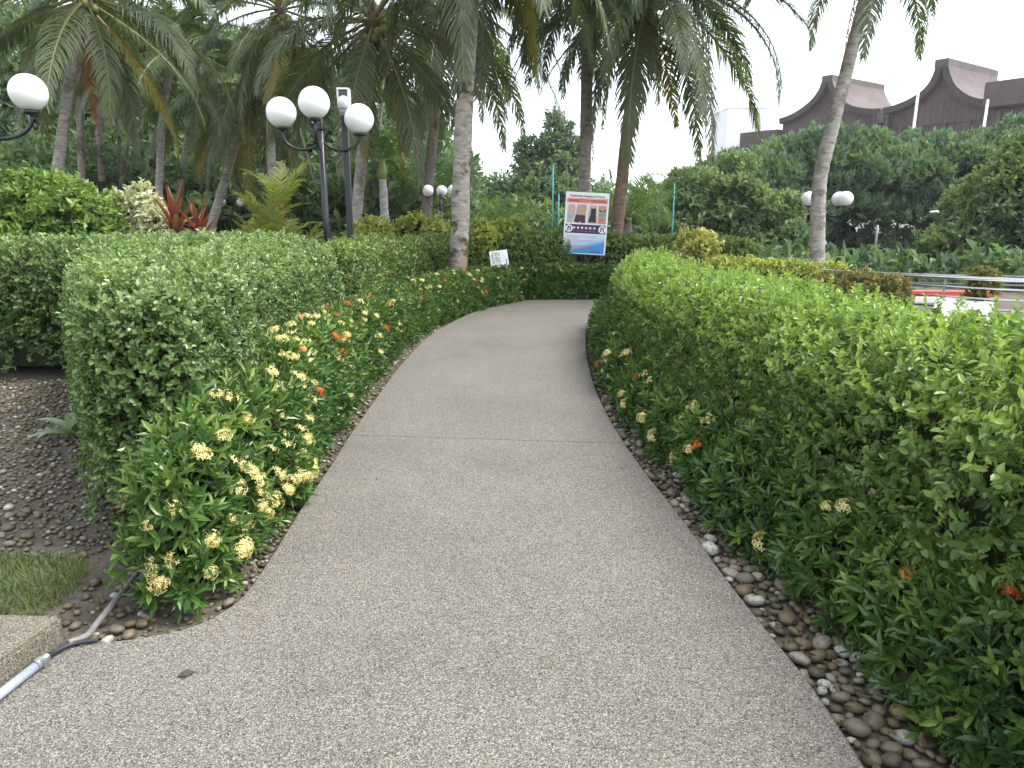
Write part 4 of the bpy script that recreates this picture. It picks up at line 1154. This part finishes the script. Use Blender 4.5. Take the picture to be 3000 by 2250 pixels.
# ------------------------------------------------------------------ signs
def gradient_mat(name, a, b_, c):
    m, nt, b, o = nodes_of(name)
    tc = nt.nodes.new("ShaderNodeTexCoord"); sx = nt.nodes.new("ShaderNodeSeparateXYZ"); nt.links.new(tc.outputs['Generated'], sx.inputs[0])
    ad = nt.nodes.new("ShaderNodeMath"); ad.operation = 'MULTIPLY_ADD'; ad.inputs[1].default_value = -.55
    nt.links.new(sx.outputs['X'], ad.inputs[0]); nt.links.new(sx.outputs['Z'], ad.inputs[2])
    r = ramp(nt, [(0.0, c), (.25, b_), (.6, a)]); nt.links.new(ad.outputs[0], r.inputs['Fac'])
    nt.links.new(r.outputs['Color'], b.inputs['Base Color']); b.inputs['Roughness'].default_value = .35
    return m
INK = {k: plain('print_' + k, v, .4, var=.06) for k, v in dict(red=(.55, .06, .06), navy=(.025, .025, .09), black=(.02, .02, .025), skin=(.52, .36, .28), skin2=(.45, .28, .2), blue=(.15, .42, .62), pale=(.55, .63, .7), maroon=(.07, .02, .035), white=(.72, .73, .75), grey=(.3, .3, .36), yellow=(.6, .4, .08), green=(.12, .25, .1), teal=(.1, .3, .32), aqua=(.42, .5, .42), prred=(.6, .12, .12), logo=(.03, .12, .35)).items()}
GRAD = gradient_mat('print_blue_fade', (.62, .66, .72), (.38, .55, .74), (.06, .25, .55))
sg = tag(empty('notice_board', (1.44, 15.65, -.06), math.radians(-4)), 'tall pool-rules notice board with swimwear pictures on a black post', 'notice board')
BW, BH, BZ, TILT = .88, 1.24, 1.0, math.radians(-3)
fr = empty('board'); fr.parent = sg; fr.location = (0, -.06, 0); fr.rotation_euler = (math.radians(3), TILT * -1.0, 0)
_layer = [0]
def flat(name, poly, mat, d, parent=fr):
    """printed patch: poly in board units (x right, z up), d layers proud of the board"""
    y = -.0125 - .0012 * d
    V = [(x, y, z) for x, z in poly]
    me = mesh(name, np.array(V), [tuple(range(len(V)))], mat)
    return obj(name, me, parent)
def rect(x0, z0, x1, z1): return [(x0, z0), (x1, z0), (x1, z1), (x0, z1)]
def disc(cx, cz, r, n=20): return [(cx + r * math.cos(2 * PI * i / n), cz + r * math.sin(2 * PI * i / n)) for i in range(n)]
mb = MB(); mb.box((0, 0, BZ + BH / 2 - .06), (BW, .022, BH), bev=.003); mb.build('panel', M['white_paint'], fr)
x0, x1 = -BW / 2 + .03, BW / 2 - .03
zt = BZ + BH - .06
Zf = lambda f: zt - f * BH                       # fraction from the top
flat('rule_band', rect(x0, Zf(.175), x1, Zf(.095)), INK['red'], 0)
for a in (rect(x0 + .015, Zf(.166), x1 - .015, Zf(.16)), rect(x0 + .015, Zf(.11), x1 - .015, Zf(.104)), rect(x0 + .015, Zf(.16), x0 + .022, Zf(.11)), rect(x1 - .022, Zf(.16), x1 - .015, Zf(.11))):
    flat('rule_line', a, INK['white'], 1)
flat('rule_text', rect(-.16, Zf(.141), .1, Zf(.13)), INK['yellow'], 1)
flat('photo_panel', rect(x0, Zf(.5), x1, Zf(.19)), INK['pale'], 0)
flat('torso', [(-.37, Zf(.195)), (-.385, Zf(.35)), (-.39, Zf(.49)), (-.28, Zf(.49)), (-.24, Zf(.36)), (-.23, Zf(.25)), (-.25, Zf(.195))], INK['skin'], 1)
flat('blue_trunks', [(-.39, Zf(.36)), (-.385, Zf(.44)), (-.33, Zf(.43)), (-.27, Zf(.37))], INK['blue'], 2)
flat('torso', [(-.19, Zf(.195)), (-.22, Zf(.37)), (-.02, Zf(.37)), (.0, Zf(.26)), (-.01, Zf(.195))], INK['skin2'], 1)
flat('dark_trunks', [(-.22, Zf(.36)), (-.02, Zf(.365)), (-.015, Zf(.49)), (-.11, Zf(.49)), (-.125, Zf(.46)), (-.15, Zf(.49)), (-.25, Zf(.48))], INK['maroon'], 2)
flat('torso', [(.06, Zf(.2)), (.03, Zf(.34)), (.04, Zf(.49)), (.22, Zf(.49)), (.215, Zf(.33)), (.19, Zf(.2))], INK['skin'], 1)
flat('swimsuit', [(.09, Zf(.235)), (.11, Zf(.25)), (.16, Zf(.25)), (.185, Zf(.235)), (.19, Zf(.34)), (.205, Zf(.475)), (.14, Zf(.48)), (.125, Zf(.46)), (.11, Zf(.48)), (.04, Zf(.475)), (.075, Zf(.36))], INK['black'], 2)
flat('swimwear_cell', rect(.235, Zf(.495), x1 - .005, Zf(.2)), INK['skin2'], 1)
flat('bikini_top', [(.25, Zf(.25)), (.3, Zf(.29)), (.35, Zf(.285)), (.39, Zf(.25)), (.37, Zf(.3)), (.27, Zf(.3))], INK['black'], 2)
flat('bikini_top', [(.26, Zf(.33)), (.38, Zf(.33)), (.36, Zf(.385)), (.28, Zf(.385))], INK['teal'], 2)
flat('bikini_bottom', [(.25, Zf(.405)), (.385, Zf(.405)), (.33, Zf(.48))], INK['prred'], 2)
flat('icon_band', rect(x0, Zf(.66), x1, Zf(.515)), INK['navy'], 0)
for c in (x0 + .075, x1 - .07):
    flat('icon_disc', disc(c, Zf(.585), .075), INK['white'], 1)
    flat('icon_figure', [(c - .03, Zf(.55)), (c - .04, Zf(.62)), (c - .012, Zf(.62)), (c - .008, Zf(.57)), (c + .012, Zf(.57)), (c + .015, Zf(.62)), (c + .04, Zf(.62)), (c + .03, Zf(.55))], INK['navy'], 2)
for i in range(6):
    c = -.235 + i * .083
    flat('prohibition_ring', disc(c, Zf(.57), .03, 16), INK['prred'], 1); flat('prohibition_face', disc(c, Zf(.57), .021, 14), INK['white'], 2)
    flat('prohibition_mark', [(c - .014, Zf(.56)), (c - .008, Zf(.556)), (c + .012, Zf(.582)), (c + .006, Zf(.586))], INK['prred'], 3)
    flat('caption', rect(c - .027, Zf(.627), c + .027, Zf(.621)), INK['grey'], 1)
flat('notes_panel', rect(x0, Zf(.985), x1, Zf(.672)), GRAD, 0)
_t = random.Random(2)
for i in range(13):
    f = .695 + i * .0185
    if i in (7, 8): 
        if i == 7: continue
    flat('print_line', rect(x0 + .03, Zf(f + .006), x0 + .03 + _t.uniform(.25, .62) * (.6 if i in (6, 8) else 1), Zf(f)), INK['prred'] if i in (9, 10, 11) else INK['grey'], 1)
flat('logo', [(.1, Zf(.975)), (.17, Zf(.935)), (.2, Zf(.93)), (.15, Zf(.975))], INK['logo'], 1)
flat('logo_word', rect(.2, Zf(.965), .33, Zf(.945)), INK['logo'], 1)
cu = bpy.data.curves.new('heading', 'FONT'); cu.body = "Perkhidmatan Penginapan Sri Kayang"; cu.size = .06; cu.align_x = 'CENTER'; cu.extrude = .0006; cu.offset = .0008
cu.materials.append(INK['black'])
ho = bpy.data.objects.new('heading', cu); ho.location = (0, -.0135, Zf(.075)); ho.rotation_euler = (PI / 2, 0, 0); ho.scale = (.78, 1, 1); link(ho, fr)
bpy.context.view_layer.update()
_hm = bpy.data.meshes.new_from_object(ho.evaluated_get(bpy.context.evaluated_depsgraph_get())); _hl = ho.matrix_basis.copy()
bpy.data.objects.remove(ho); ho = bpy.data.objects.new('heading', _hm); ho.matrix_basis = _hl; link(ho, fr)
mb = MB(); mb.tube([(-.02, 0, 0), (-.02, 0, 2.2)], .035, 10); mb.build('black_post', M['black_paint'], sg, True)
mb = MB(); mb.box((-.02, -.04, 2.19), (.03, .03, .05)); mb.build('clip', M['grey_post'], sg)
yp = MB(); yp.tube([(0, 0, 0), (0, 0, 1.3)], .045, 10)
tag(yp.build('yellow_post', M['yellow_paint'], None, True, (1.22, 15.95, -.06)), 'yellow post standing behind the notice board', 'post')

ps = tag(empty('plant_plaque', (-.1, 14.5, -.06), math.radians(10)), 'small white plaque with a leaf picture on a grey post', 'sign')
pf = empty('plaque'); pf.parent = ps; pf.location = (0, .1, -.05); pf.rotation_euler = (math.radians(-14), math.radians(-6), 0)
mb = MB(); mb.box((0, 0, .98), (.36, .012, .3), bev=.002); mb.build('panel', M['white_paint'], pf)
def pflat(name, poly, mat, d):
    V = [(x, -.0075 - .0012 * d, z) for x, z in poly]; return obj(name, mesh(name, np.array(V), [tuple(range(len(V)))], mat), pf)
pflat('leaf_picture', [(-.16, .87), (.01, .87), (.04, 1.0), (.02, 1.1), (-.13, 1.11), (-.165, 1.05)], INK['aqua'], 0)
for i in range(26):
    a = _t.uniform(0, 6.28); cx, cz, l = _t.uniform(-.14, .01), _t.uniform(.89, 1.09), _t.uniform(.02, .04)
    pflat('printed_leaf', [(cx, cz), (cx + l * math.cos(a) - .006 * math.sin(a), cz + l * math.sin(a) + .006 * math.cos(a)), (cx + 1.8 * l * math.cos(a), cz + 1.8 * l * math.sin(a)), (cx + l * math.cos(a) + .006 * math.sin(a), cz + l * math.sin(a) - .006 * math.cos(a))], INK['green'] if i % 3 else INK['white'], 1 + i % 3)
for z, w in ((1.085, .03), (1.03, .08), (.985, .09), (.945, .09), (.9, .09)):
    pflat('print_line', rect(.06, z, .06 + w, z + .009), INK['grey'], 1)
mb = MB(); mb.tube([(0, .02, 0), (0, .02, .9)], .014, 8); mb.build('post', M['grey_post'], ps, True)

wb = tag(empty('white_board', (-2.5, 14.4, -.06), math.radians(4)), 'white rimmed board whose top edge shows above the left hedge', 'sign')
mb = MB(); mb.box((0, 0, 1.12), (.58, .025, .34), bev=.003); mb.build('panel', M['white_paint'], wb)
for c, d in (((0, -.015, 1.285), (.6, .03, .025)), ((-.295, -.015, 1.12), (.02, .03, .34)), ((.295, -.015, 1.12), (.02, .03, .34))):
    mb = MB(); mb.box(c, d, bev=.003); mb.build('rim', M['steel'], wb)
for s in (-.2, .2):
    mb = MB(); mb.tube([(s, .02, 0), (s, .02, 1.1)], .015, 8); mb.build('leg', M['grey_post'], wb, True)

# ------------------------------------------------------------------ railing, kerb, loungers
ra = Vector((4.2, 9.95, -.06)); rd = Vector((1.6, -1.5, 0)); 
t = tag(empty('steel_railing', ra, math.atan2(rd.y, rd.x)), 'stainless steel railing with five horizontal pipes behind the hedge', 'railing')
for i in range(4):
    mb = MB(); mb.box((i * 1.41, 0, .475), (.012 if i else .03, .05, .95), bev=.002); mb.build('post', M['grey_post'] if i else M['steel'], t)
for i, z in enumerate((.97, .86, .74, .62, .5)):
    mb = MB(); mb.tube([(-.03, 0, z), (4.6, 0, z)], .026 if i == 0 else .0125, 10); mb.build('pipe', M['steel'], t, True)
t = tag(empty('steel_railing', (4.3, 10.1, -.06), math.radians(-22)), 'second thin railing running away beyond the first one', 'railing')
for i, z in enumerate((.95, .84)):
    mb = MB(); mb.tube([(0, 0, z), (5, 0, z)], .012, 8); mb.build('pipe', M['grey_post'], t, True)
for i in range(3):
    mb = MB(); mb.box((i * 2.3 + .1, 0, .475), (.03, .03, .95)); mb.build('post', M['grey_post'], t)
kb = tag(empty('painted_kerb', (8.4, 15.0, -.06), math.radians(-6)), 'red and white painted low kerb seen through the railing', 'kerb')
mb = MB(); mb.box((0, 0, .06), (2.6, .3, .12), bev=.01); mb.build('white_base', M['white_paint'], kb)
mb = MB(); mb.box((0, .02, .18), (2.6, .22, .118), bev=.01); mb.build('red_top', M['red_paint'], kb)
def lounger(label, x, y, rz):
    t = tag(empty('pool_lounger', (x, y, -.02), rz), label, 'sun lounger', 'white loungers by the railing')
    mb = MB(); mb.box((0, -.25, .36), (.62, 1.25, .05), bev=.015); mb.build('seat', M['white_plastic'], t)
    mb = MB(); mb.box((0, .62, .5), (.62, .62, .05), rx=math.radians(30), bev=.015); mb.build('backrest', M['white_plastic'], t)
    for a in (-.27, .27):
        for b_ in (-.75, .25):
            mb = MB(); mb.box((a, b_, .15), (.05, .06, .38), bev=.008); mb.build('leg', M['white_plastic'], t)
lounger('white plastic sun lounger behind the hedge, farther from the right edge', 4.9, 8.1, math.radians(-35))
lounger('white plastic sun lounger behind the hedge, nearer the right edge', 5.62, 7.55, math.radians(-40))

# ------------------------------------------------------------------ poles
for lab, x, y, h in (('thin teal pole left of the notice board', 1.6, 30, 3.65), ('short teal pole close beside the notice board', 1.86, 30.4, 2.6), ('thin teal pole in front of the mid-green tree', 6.37, 30, 3.0), ('thin teal pole behind the hedge near the far globe lamp', -4.25, 30, 2.1)):
    z = float(terrain(x, y)); p = tag(empty('teal_pole', (x, y, z - .05)), lab, 'pole', 'teal poles beyond the garden')
    hh = h - z; mb = MB(); mb.tube([(0, 0, 0), (0, 0, hh)], .028, 8); mb.build('shaft', M['teal_paint'], p, True)
    mb = MB(); mb.lathe([(.03, hh - .03), (.036, hh), (.0, hh + .03)], n=8); mb.build('cap', M['teal_paint'], p, True)
for lab, x, zt_, dx in (('white flagpole before the middle of the brown building', 36.2, 12.4, .25), ('white flagpole before the right end of the brown building', 42.5, 11.8, .3)):
    z = float(terrain(x, 70)); p = tag(empty('flagpole', (x - dx, 70, z)), lab, 'flagpole', 'white flagpoles')
    mb = MB(); mb.tube([(0, 0, 0), (dx, 0, zt_ - z)], [.16, .11], 10); mb.build('shaft', M['white_paint'], p, True)
    mb = MB(); mb.lathe([(.11, zt_ - z), (.14, zt_ - z + .1), (0, zt_ - z + .2)], (dx, 0, 0), 10); mb.build('finial', M['white_paint'], p, True)
z = float(terrain(18.5, 34)); p = tag(empty('street_lamp', (20.2, 33, z)), 'grey street light head showing beside the right-hand tree', 'street lamp')
mb = MB(); mb.tube(smooth_path([(0, 0, 0), (0, 0, 4.8), (-.4, 0, 5.3), (-1.3, 0, 5.42)], 6), .05, 8); mb.build('pole', M['grey_post'], p, True)
mb = MB(); mb.box((-1.6, 0, 5.43), (.8, .26, .12), bev=.05); mb.build('lamp_head', M['camera_white'], p)
z = float(terrain(9.6, 24)); p = tag(empty('thin_grey_post', (11.6, 24, z)), 'thin grey post under the dark tree canopy', 'post')
mb = MB(); mb.tube([(0, 0, 0), (0, 0, 1.4 - z)], .04, 8); mb.build('shaft', M['grey_post'], p, True)

# ------------------------------------------------------------------ trees
def tree(name, label, x, y, blobs, trunk_r, mat, dens, size, seed, young=.3, tint=.45, tm=None, up=.5, jit=.5, zmin=-.6, limbs=8, core=.66, fork=.35, group=None, lump=.24):
    z = float(terrain(x, y))
    root = tag(empty(name, (0, 0, 0)), label, 'tree', group); r = random.Random(seed)
    crown('crown', blobs, dens, tm or SPR_TREE, size, mat, root, young=young, up=up, jit=jit, zmin=zmin, tint_mid=tint, seed=seed, core=core, lump=lump, blob_var=.24)
    ztop = max(b_[2] for b_ in blobs); zf = z + (ztop - z) * fork
    mb = MB(); mb.tube(smooth_path([(x, y, z - .3), (x + r.uniform(-.15, .15), y, (z + zf) / 2), (x, y, zf)], 5), [trunk_r * (1.3 - .04 * i) for i in range(11)], 10); mb.build('trunk', M['bark'], root, True)
    for b_ in r.sample(list(blobs), min(limbs, len(blobs))):
        mid = ((x + b_[0]) / 2 + r.uniform(-.2, .2), (y + b_[1]) / 2, zf + (b_[2] - zf) * .6)
        mb = MB(); mb.tube(smooth_path([(x, y, zf - .1), mid, (b_[0], b_[1], b_[2])], 4), [trunk_r * k for k in (.7, .6, .5, .42, .36, .3, .24, .18, .12)], 7); mb.build('limb', M['bark'], root, True)
    return root
def cloud(r, n, cx, cy, cz, sx, sy, sz, r0, r1, flat=.8, shape=None):
    out = []
    while len(out) < n:
        d = Vector((r.gauss(0, 1), r.gauss(0, 1), r.gauss(0, 1))).normalized() * r.uniform(.45, 1)
        if shape and not shape(d): continue
        q = r.uniform(r0, r1); out.append((cx + d.x * sx, cy + d.y * sy, cz + d.z * sz, q, q, q * flat))
    return out
r = random.Random(77)
# centre tree with pointed top
bl = cloud(r, 34, 2.3, 56, 3.6, 2.5, 2, 2.9, .6, 1.1) + [(3.1, 56, 6.6, 1.0, 1, .9), (3.3, 56, 7.6, .7, .7, .7), (3.15, 56, 8.4, .45, .45, .6), (3.7, 56, 7.9, .5, .5, .35), (1.4, 56, 6.2, 1.1, 1, .9), (4.3, 56, 6.4, 1.1, 1, .8)]
tree('broadleaf_tree', 'dark tree with a pointed tip standing against the bright sky', 2.4, 56, bl, .3, M['tree'], 26, .9, 71, young=.25, tint=.35)
bl = cloud(r, 52, 9.2, 32, 1.6, 2.7, 1.8, 2.3, .34, .68, .62) 
tree('broadleaf_tree', 'mid-green open tree between the palms and the dark canopy', 9.6, 32, bl, .15, M['tree'], 48, .8, 72, young=.55, tint=.6, limbs=24, core=.4, jit=.65)
bl = cloud(r, 60, 15.6, 22.5, .6, 2.9, 1.6, 2.6, .35, .65, .75)
bl += [(14.4, 22.3, 2.3, .8, .8, .8), (15.2, 22.3, 3.0, .9, .9, .9), (16.4, 22.3, 3.3, 1.2, 1, 1)]
tree('broadleaf_tree', 'rounded grey-green tree with yellowish top at the right edge', 15.9, 22.5, bl, .17, M['tree'], 58, .66, 73, young=.55, tint=.5, limbs=16, core=.55, jit=.6)
bl = [(9.4 + .0 * i, 26, -2.4 + .55 * i, .75 - .1 * i, .7, .6) for i in range(6)] 
tree('small_tree', 'small conical dark tree left of the lone curving palm', 9.75, 26, [(9.75, 26, -2.2 + .6 * i, .85 - .12 * i, .8 - .1 * i, .6) for i in range(6)], .08, M['canopy'], 90, .5, 74, limbs=3, fork=.2)
# umbrella-crowned rain trees on the slope below the building
def rain_tree(label, x, y, ztop, rad, seed):
    r = random.Random(seed); bl = []
    for i in range(105):
        a = r.uniform(0, 6.28); q = math.sqrt(r.random()); rr = r.uniform(.5, 1.0)
        z = ztop - .9 - 2.6 * q ** 2.2 + r.uniform(-.4, .25)
        bl.append((x + math.cos(a) * q * rad, y + math.sin(a) * q * rad * .7, z, rr, rr, rr * .6))
    for i in range(24):
        a = r.uniform(PI, 2 * PI); bl.append((x + math.cos(a) * rad * r.uniform(.3, .9), y + math.sin(a) * rad * .6, ztop - r.uniform(3.0, 5.4), r.uniform(.8, 1.2), 1.0, .4))
    tree('rain_tree', label, x, y, bl, .32, M['canopy'], 13, 1.2, seed, young=.45, tint=.5, tm=SPR_FLAT, up=.9, jit=.5, zmin=-.25, limbs=30, core=.5, fork=.42, group='umbrella trees below the building', lump=.3)
rain_tree('broad umbrella tree at the left end of the canopy row', 14.2, 46, 5.6, 4.6, 81)
rain_tree('broad umbrella tree behind the lone curving palm', 19.5, 47, 6.9, 5.2, 82)
rain_tree('broad umbrella tree under the right flagpole', 26.0, 46, 6.6, 5.4, 83)
rain_tree('broad umbrella tree at the right edge below the building', 32.5, 46, 7.6, 5.6, 84)

# woods: one mass on the hillside and along the far edge of the garden
r = random.Random(5); bl = []
for i in range(330):
    y = r.uniform(28, 50); x = -3.6 - r.random() * (.75 * y + 4)
    z = float(terrain(x, y)); q = r.uniform(1.0, 2.1)
    if x > -7 and y > 44: q *= .8
    bl.append((x, y, z + q * r.uniform(.2, 1.0) + (r.uniform(0, 1.8) if y > 34 else 0), q, q, q * r.uniform(.75, 1.1)))
for i in range(60):
    x = -4 - r.random() * 20; y = r.uniform(46, 52); z = float(terrain(x, y)); q = r.uniform(1.4, 2.4); bl.append((x, y, z + r.uniform(1.5, 3.2) * (1 if x < -8 else .6), q, q, q))
for i in range(70):
    x = r.uniform(-5, 14); y = r.uniform(52, 66); q = r.uniform(1.3, 2.3); bl.append((x, y, r.uniform(-.5, 3.1) - (.8 if x > 4 else 0), q, q, q * .85))
for i in range(46):
    x = r.uniform(-22, 4); y = r.uniform(31, 36); q = r.uniform(.7, 1.2); bl.append((x, y, float(terrain(x, y)) + r.uniform(.2, 1.1), q, q, q))
woods = tag(empty('forest'), 'dense dark jungle rising up the hillside behind the palms', 'forest', kind='stuff')
crown('foliage', bl, 5, SPR_TREE, 1.4, M['jungle'], woods, young=.45, up=.45, jit=.6, front=.45, lump=.25, core=.74, zmin=-.4, tint_mid=.42, seed=90, blob_var=.22)
mb = MB()
for i in range(26):
    x = -5 - r.random() * 22; y = r.uniform(27.5, 32); z = float(terrain(x, y)); mb.tube([(x, y, z - .2), (x + r.uniform(-.3, .3), y, z + 2), (x + r.uniform(-.8, .8), y, z + r.uniform(3.5, 6))], [.1, .08, .05], 6)
mb.build('trunks', M['bark'], woods, True)
bl = []
for i in range(60):
    x = r.uniform(6.5, 17); y = r.uniform(17, 24); q = r.uniform(.5, .85); bl.append((x, y, -.2, q, q, q * .7))
for i in range(150):
    x = r.uniform(8, 42); y = r.uniform(37, 52); q = r.uniform(.8, 1.5); bl.append((x, y, float(terrain(x, y)) + r.uniform(.2, 1.2) + (y - 37) * r.uniform(.05, .3), q, q, q * .9))
for i in range(70):
    x = r.uniform(9, 27); y = r.uniform(26.5, 36); q = r.uniform(.7, 1.2); bl.append((x, y, float(terrain(x, y)) + r.uniform(.2, .9), q, q, q * .9))
sh = tag(empty('shrubbery'), 'dark undergrowth in the shade beneath the umbrella trees', 'shrubbery', kind='stuff')
crown('foliage', bl, 7.5, SPR_TREE, 1.15, M['jungle'], sh, young=.2, front=.45, core=.75, seed=91, tint_mid=.4)

# ------------------------------------------------------------------ buildings
bw = tag(empty('pale_building', (38.0, 130, float(terrain(38, 130)))), 'pale white block faint beyond the palms, left of the brown building', 'building')
zb = float(terrain(38, 130))
mb = MB(); mb.box((0, 0, (18.8 - zb) / 2), (6.8, 9, 18.8 - zb), bev=.05); mb.build('wall', M['pale_wall'], bw)
mb = MB(); mb.box((0, 0, 18.8 - zb + .15), (6.9, 9.1, .3), bev=.05); mb.build('parapet', M['pale_wall'], bw)
for x in (-2.5, -.8, .9, 2.6):
    mb = MB(); mb.box((x, -4.52, 11.3 - zb), (1.0, .1, 1.4)); mb.build('window', M['building_dark'], bw)
lo = tag(empty('low_building', (30, 74, -3.6)), 'long pale wall glimpsed through gaps under the umbrella trees', 'building')
mb = MB(); mb.box((0, 0, 3.0), (34, 5, 6.0)); mb.build('wall', M['pale_wall'], lo)
mb = MB(); mb.box((0, -.3, 6.15), (34.8, 6.2, .3)); mb.build('roof', M['building_brown'], lo)
for i in range(9):
    mb = MB(); mb.box((-14.5 + i * 3.6, -2.52, 3.3), (1.6, .08, 2.0)); mb.build('window', M['building_dark'], lo)

# brown civic building: swept gables along one front, ridges running back
FA = Vector((52.3, 90.0)); FD = Vector((1, -1.4)).normalized(); BDIR = Vector((1.4, 1)).normalized()
bg = tag(empty('civic_building', (FA.x, FA.y, -3.6), math.atan2(FD.y, FD.x)), 'dark brown building with two upswept pointed gable roofs above the trees', 'building')
# local frame: +x along the front (to the right), +y to the back, z up from the base
def swept(prof, y0, y1, th, name):
    """roof shell following a front profile (x,z), th thick below it"""
    P = smooth_path([(x, 0, z) for x, z in prof], 3); n = len(P)
    V = []
    for i, p in enumerate(P):
        t = (P[min(i + 1, n - 1)] - P[max(i - 1, 0)]).normalized(); nn = Vector((t.z, 0, -t.x))
        q = p + nn * th
        V += [(p.x, y0, p.z), (p.x, y1, p.z), (q.x, y1, q.z), (q.x, y0, q.z)]
    F = []
    for i in range(n - 1):
        for k in range(4):
            F.append((i * 4 + k, (i + 1) * 4 + k, (i + 1) * 4 + (k + 1) % 4, i * 4 + (k + 1) % 4))
    F += [(0, 1, 2, 3), ((n - 1) * 4 + 3, (n - 1) * 4 + 2, (n - 1) * 4 + 1, (n - 1) * 4)]
    return obj(name, mesh(name, np.array(V), F, M['building_fascia']), bg)
def gable_wall(prof, y, drop, zb_, name='wall'):
    P = smooth_path([(x, 0, z) for x, z in prof], 3)
    poly = [(p.x, p.z - drop) for p in P]
    V = [(x, y, z) for x, z in poly] + [(x, y, zb_) for x, z in poly]; n = len(poly)
    F = [(i, i + n, i + n + 1, i + 1) for i in range(n - 1)]
    return obj(name, mesh(name, np.array(V), F, M['building_brown']), bg)
L1 = [(-25.0, 19.0), (-23.6, 19.25), (-21.9, 19.85), (-20.3, 20.8), (-19.2, 22.0), (-18.75, 23.2), (-18.6, 23.6)]
R1 = [(-17.4, 23.6), (-17.3, 23.1), (-16.8, 22.0), (-15.9, 20.75), (-14.5, 19.65), (-12.9, 19.1), (-11.3, 18.8), (-10.3, 18.75)]
L2 = [(-9.9, 18.75), (-8.6, 18.9), (-7.0, 19.35), (-5.4, 20.15), (-4.5, 21.2), (-4.1, 22.4), (-4.0, 23.3)]
R2 = [(-2.75, 23.3), (-2.6, 22.6), (-2.25, 21.6), (-1.6, 20.4), (-.5, 19.35), (.75, 18.65), (2.25, 18.25)]
for Lp, Rp in ((L1, R1), (L2, R2)):
    swept(Lp, 0, 13, .75, 'roof_slope'); swept(Rp, 0, 13, .75, 'roof_slope')
    mb = MB(); mb.box(((Lp[-1][0] + Rp[0][0]) / 2, 6.5, Lp[-1][1] - .35), (Rp[0][0] - Lp[-1][0] + .3, 13.1, 1.0), bev=.08); mb.build('ridge_cap', M['building_fascia'], bg)
    gable_wall(Lp + [(Lp[-1][0] + .3, Lp[-1][1])] + [(Rp[0][0] - .3, Rp[0][1])] + Rp, 1.0, .5, 0)
for x, w, z0_, z1_ in ((-10.1, 1.0, 16.9, 18.2), (-10.9, .35, 16.4, 17.9), (-9.3, .35, 16.4, 17.9)):
    mb = MB(); mb.box((x, .5, (z0_ + z1_) / 2), (w, 1.2, z1_ - z0_), bev=.05); mb.build('gutter_spout', M['building_fascia'], bg)
for x in (-22, -18, -14, -7.8, -5.2, -2.6, 0.2):
    mb = MB(); mb.box((x, .85, 8.2), (.35, .3, 16.2)); mb.build('pilaster', M['building_fascia'], bg)
mb = MB(); mb.box((-11.3, .9, 16.3), (27.2, .2, .12)); mb.build('string_course', M['building_fascia'], bg)
for i in range(10):
    mb = MB(); mb.box((-22.5 + i * 2.6, .93, 14.1), (2.1, .1, 2.2)); mb.build('window', M['building_dark'], bg)
mb = MB(); mb.box((-3.2, .93, 18.3), (.4, .12, .6)); mb.build('vent', M['building_dark'], bg)
mb = MB(); mb.box((-11.5, 7.2, 8.8), (27, 11.6, 17.6)); mb.build('rear_hall', M['building_brown'], bg)
mb = MB(); mb.box((-28.3, 4.0, 8.8), (6.4, 8, 17.6), bev=.05); mb.build('low_wing', M['building_brown'], bg)
mb = MB(); mb.box((12.0, 3.2, 18.6), (19.5, 9, 2.7), bev=.06); mb.build('wing_parapet', M['building_fascia'], bg)
mb = MB(); mb.box((12.0, 4.2, 8.6), (19, 8, 17.1)); mb.build('wing_wall', M['building_brown'], bg)
for i in range(6):
    mb = MB(); mb.box((3.6 + i * 3.2, .0, 12.6), (.4, .5, 8.9)); mb.build('pilaster', M['building_fascia'], bg)

# ------------------------------------------------------------------ humid air
hm_, nt, b, o = nodes_of('humid_air')
nt.nodes.remove(b)
vol = nt.nodes.new("ShaderNodeVolumePrincipled")
vol.inputs['Color'].default_value = (.95, .96, 1.0, 1)
vol.inputs['Density'].default_value = .0004
vol.inputs['Anisotropy'].default_value = .2
nt.links.new(vol.outputs['Volume'], o.inputs['Volume'])
mb = MB(); mb.box((0, 320, 10.9), (810, 770, 31.8)); hz = mb.build('haze', hm_)
hz.display_type = 'WIRE'
tag(hz, 'thin humid haze over the garden and the distant trees', 'haze', kind='stuff')

# ------------------------------------------------------------------ small litter
mb = MB(); mb.add([(-.03, 0, .002), (0, -.018, .008), (.035, .004, .003), (.005, .02, .012), (-.01, .005, .016)], [(0, 1, 4), (1, 2, 4), (2, 3, 4), (3, 0, 4)])
tag(mb.build('fallen_leaf', M['dead_leaf'], None, False, (-1.17, 2.36, .001), (0, 0, .4)), 'dark dry leaf on the path nearest the concrete step', 'leaf')
_lm = bpy.data.objects['fallen_leaf'].data
for x, y, sc, lab in ((-.85, 4.4, .4, 'tiny dry scrap on the path just before the joint, on the left side'), (.35, 6.9, .5, 'tiny dry scrap on the path beyond the joint, right of centre'), (-.6, 8.6, .6, 'farthest tiny dry scrap on the path, left of centre'),
                     (.6, 3.4, .3, 'nearest tiny dry scrap on the path, right of centre'), (.72, 4.6, .4, 'tiny dry scrap on the path just before the joint, on the right side')):
    tag(obj('dry_scrap', _lm, None, (x, y, .001), (0, 0, x * 9), sc), lab, 'leaf scrap', 'leaf scraps on the path')
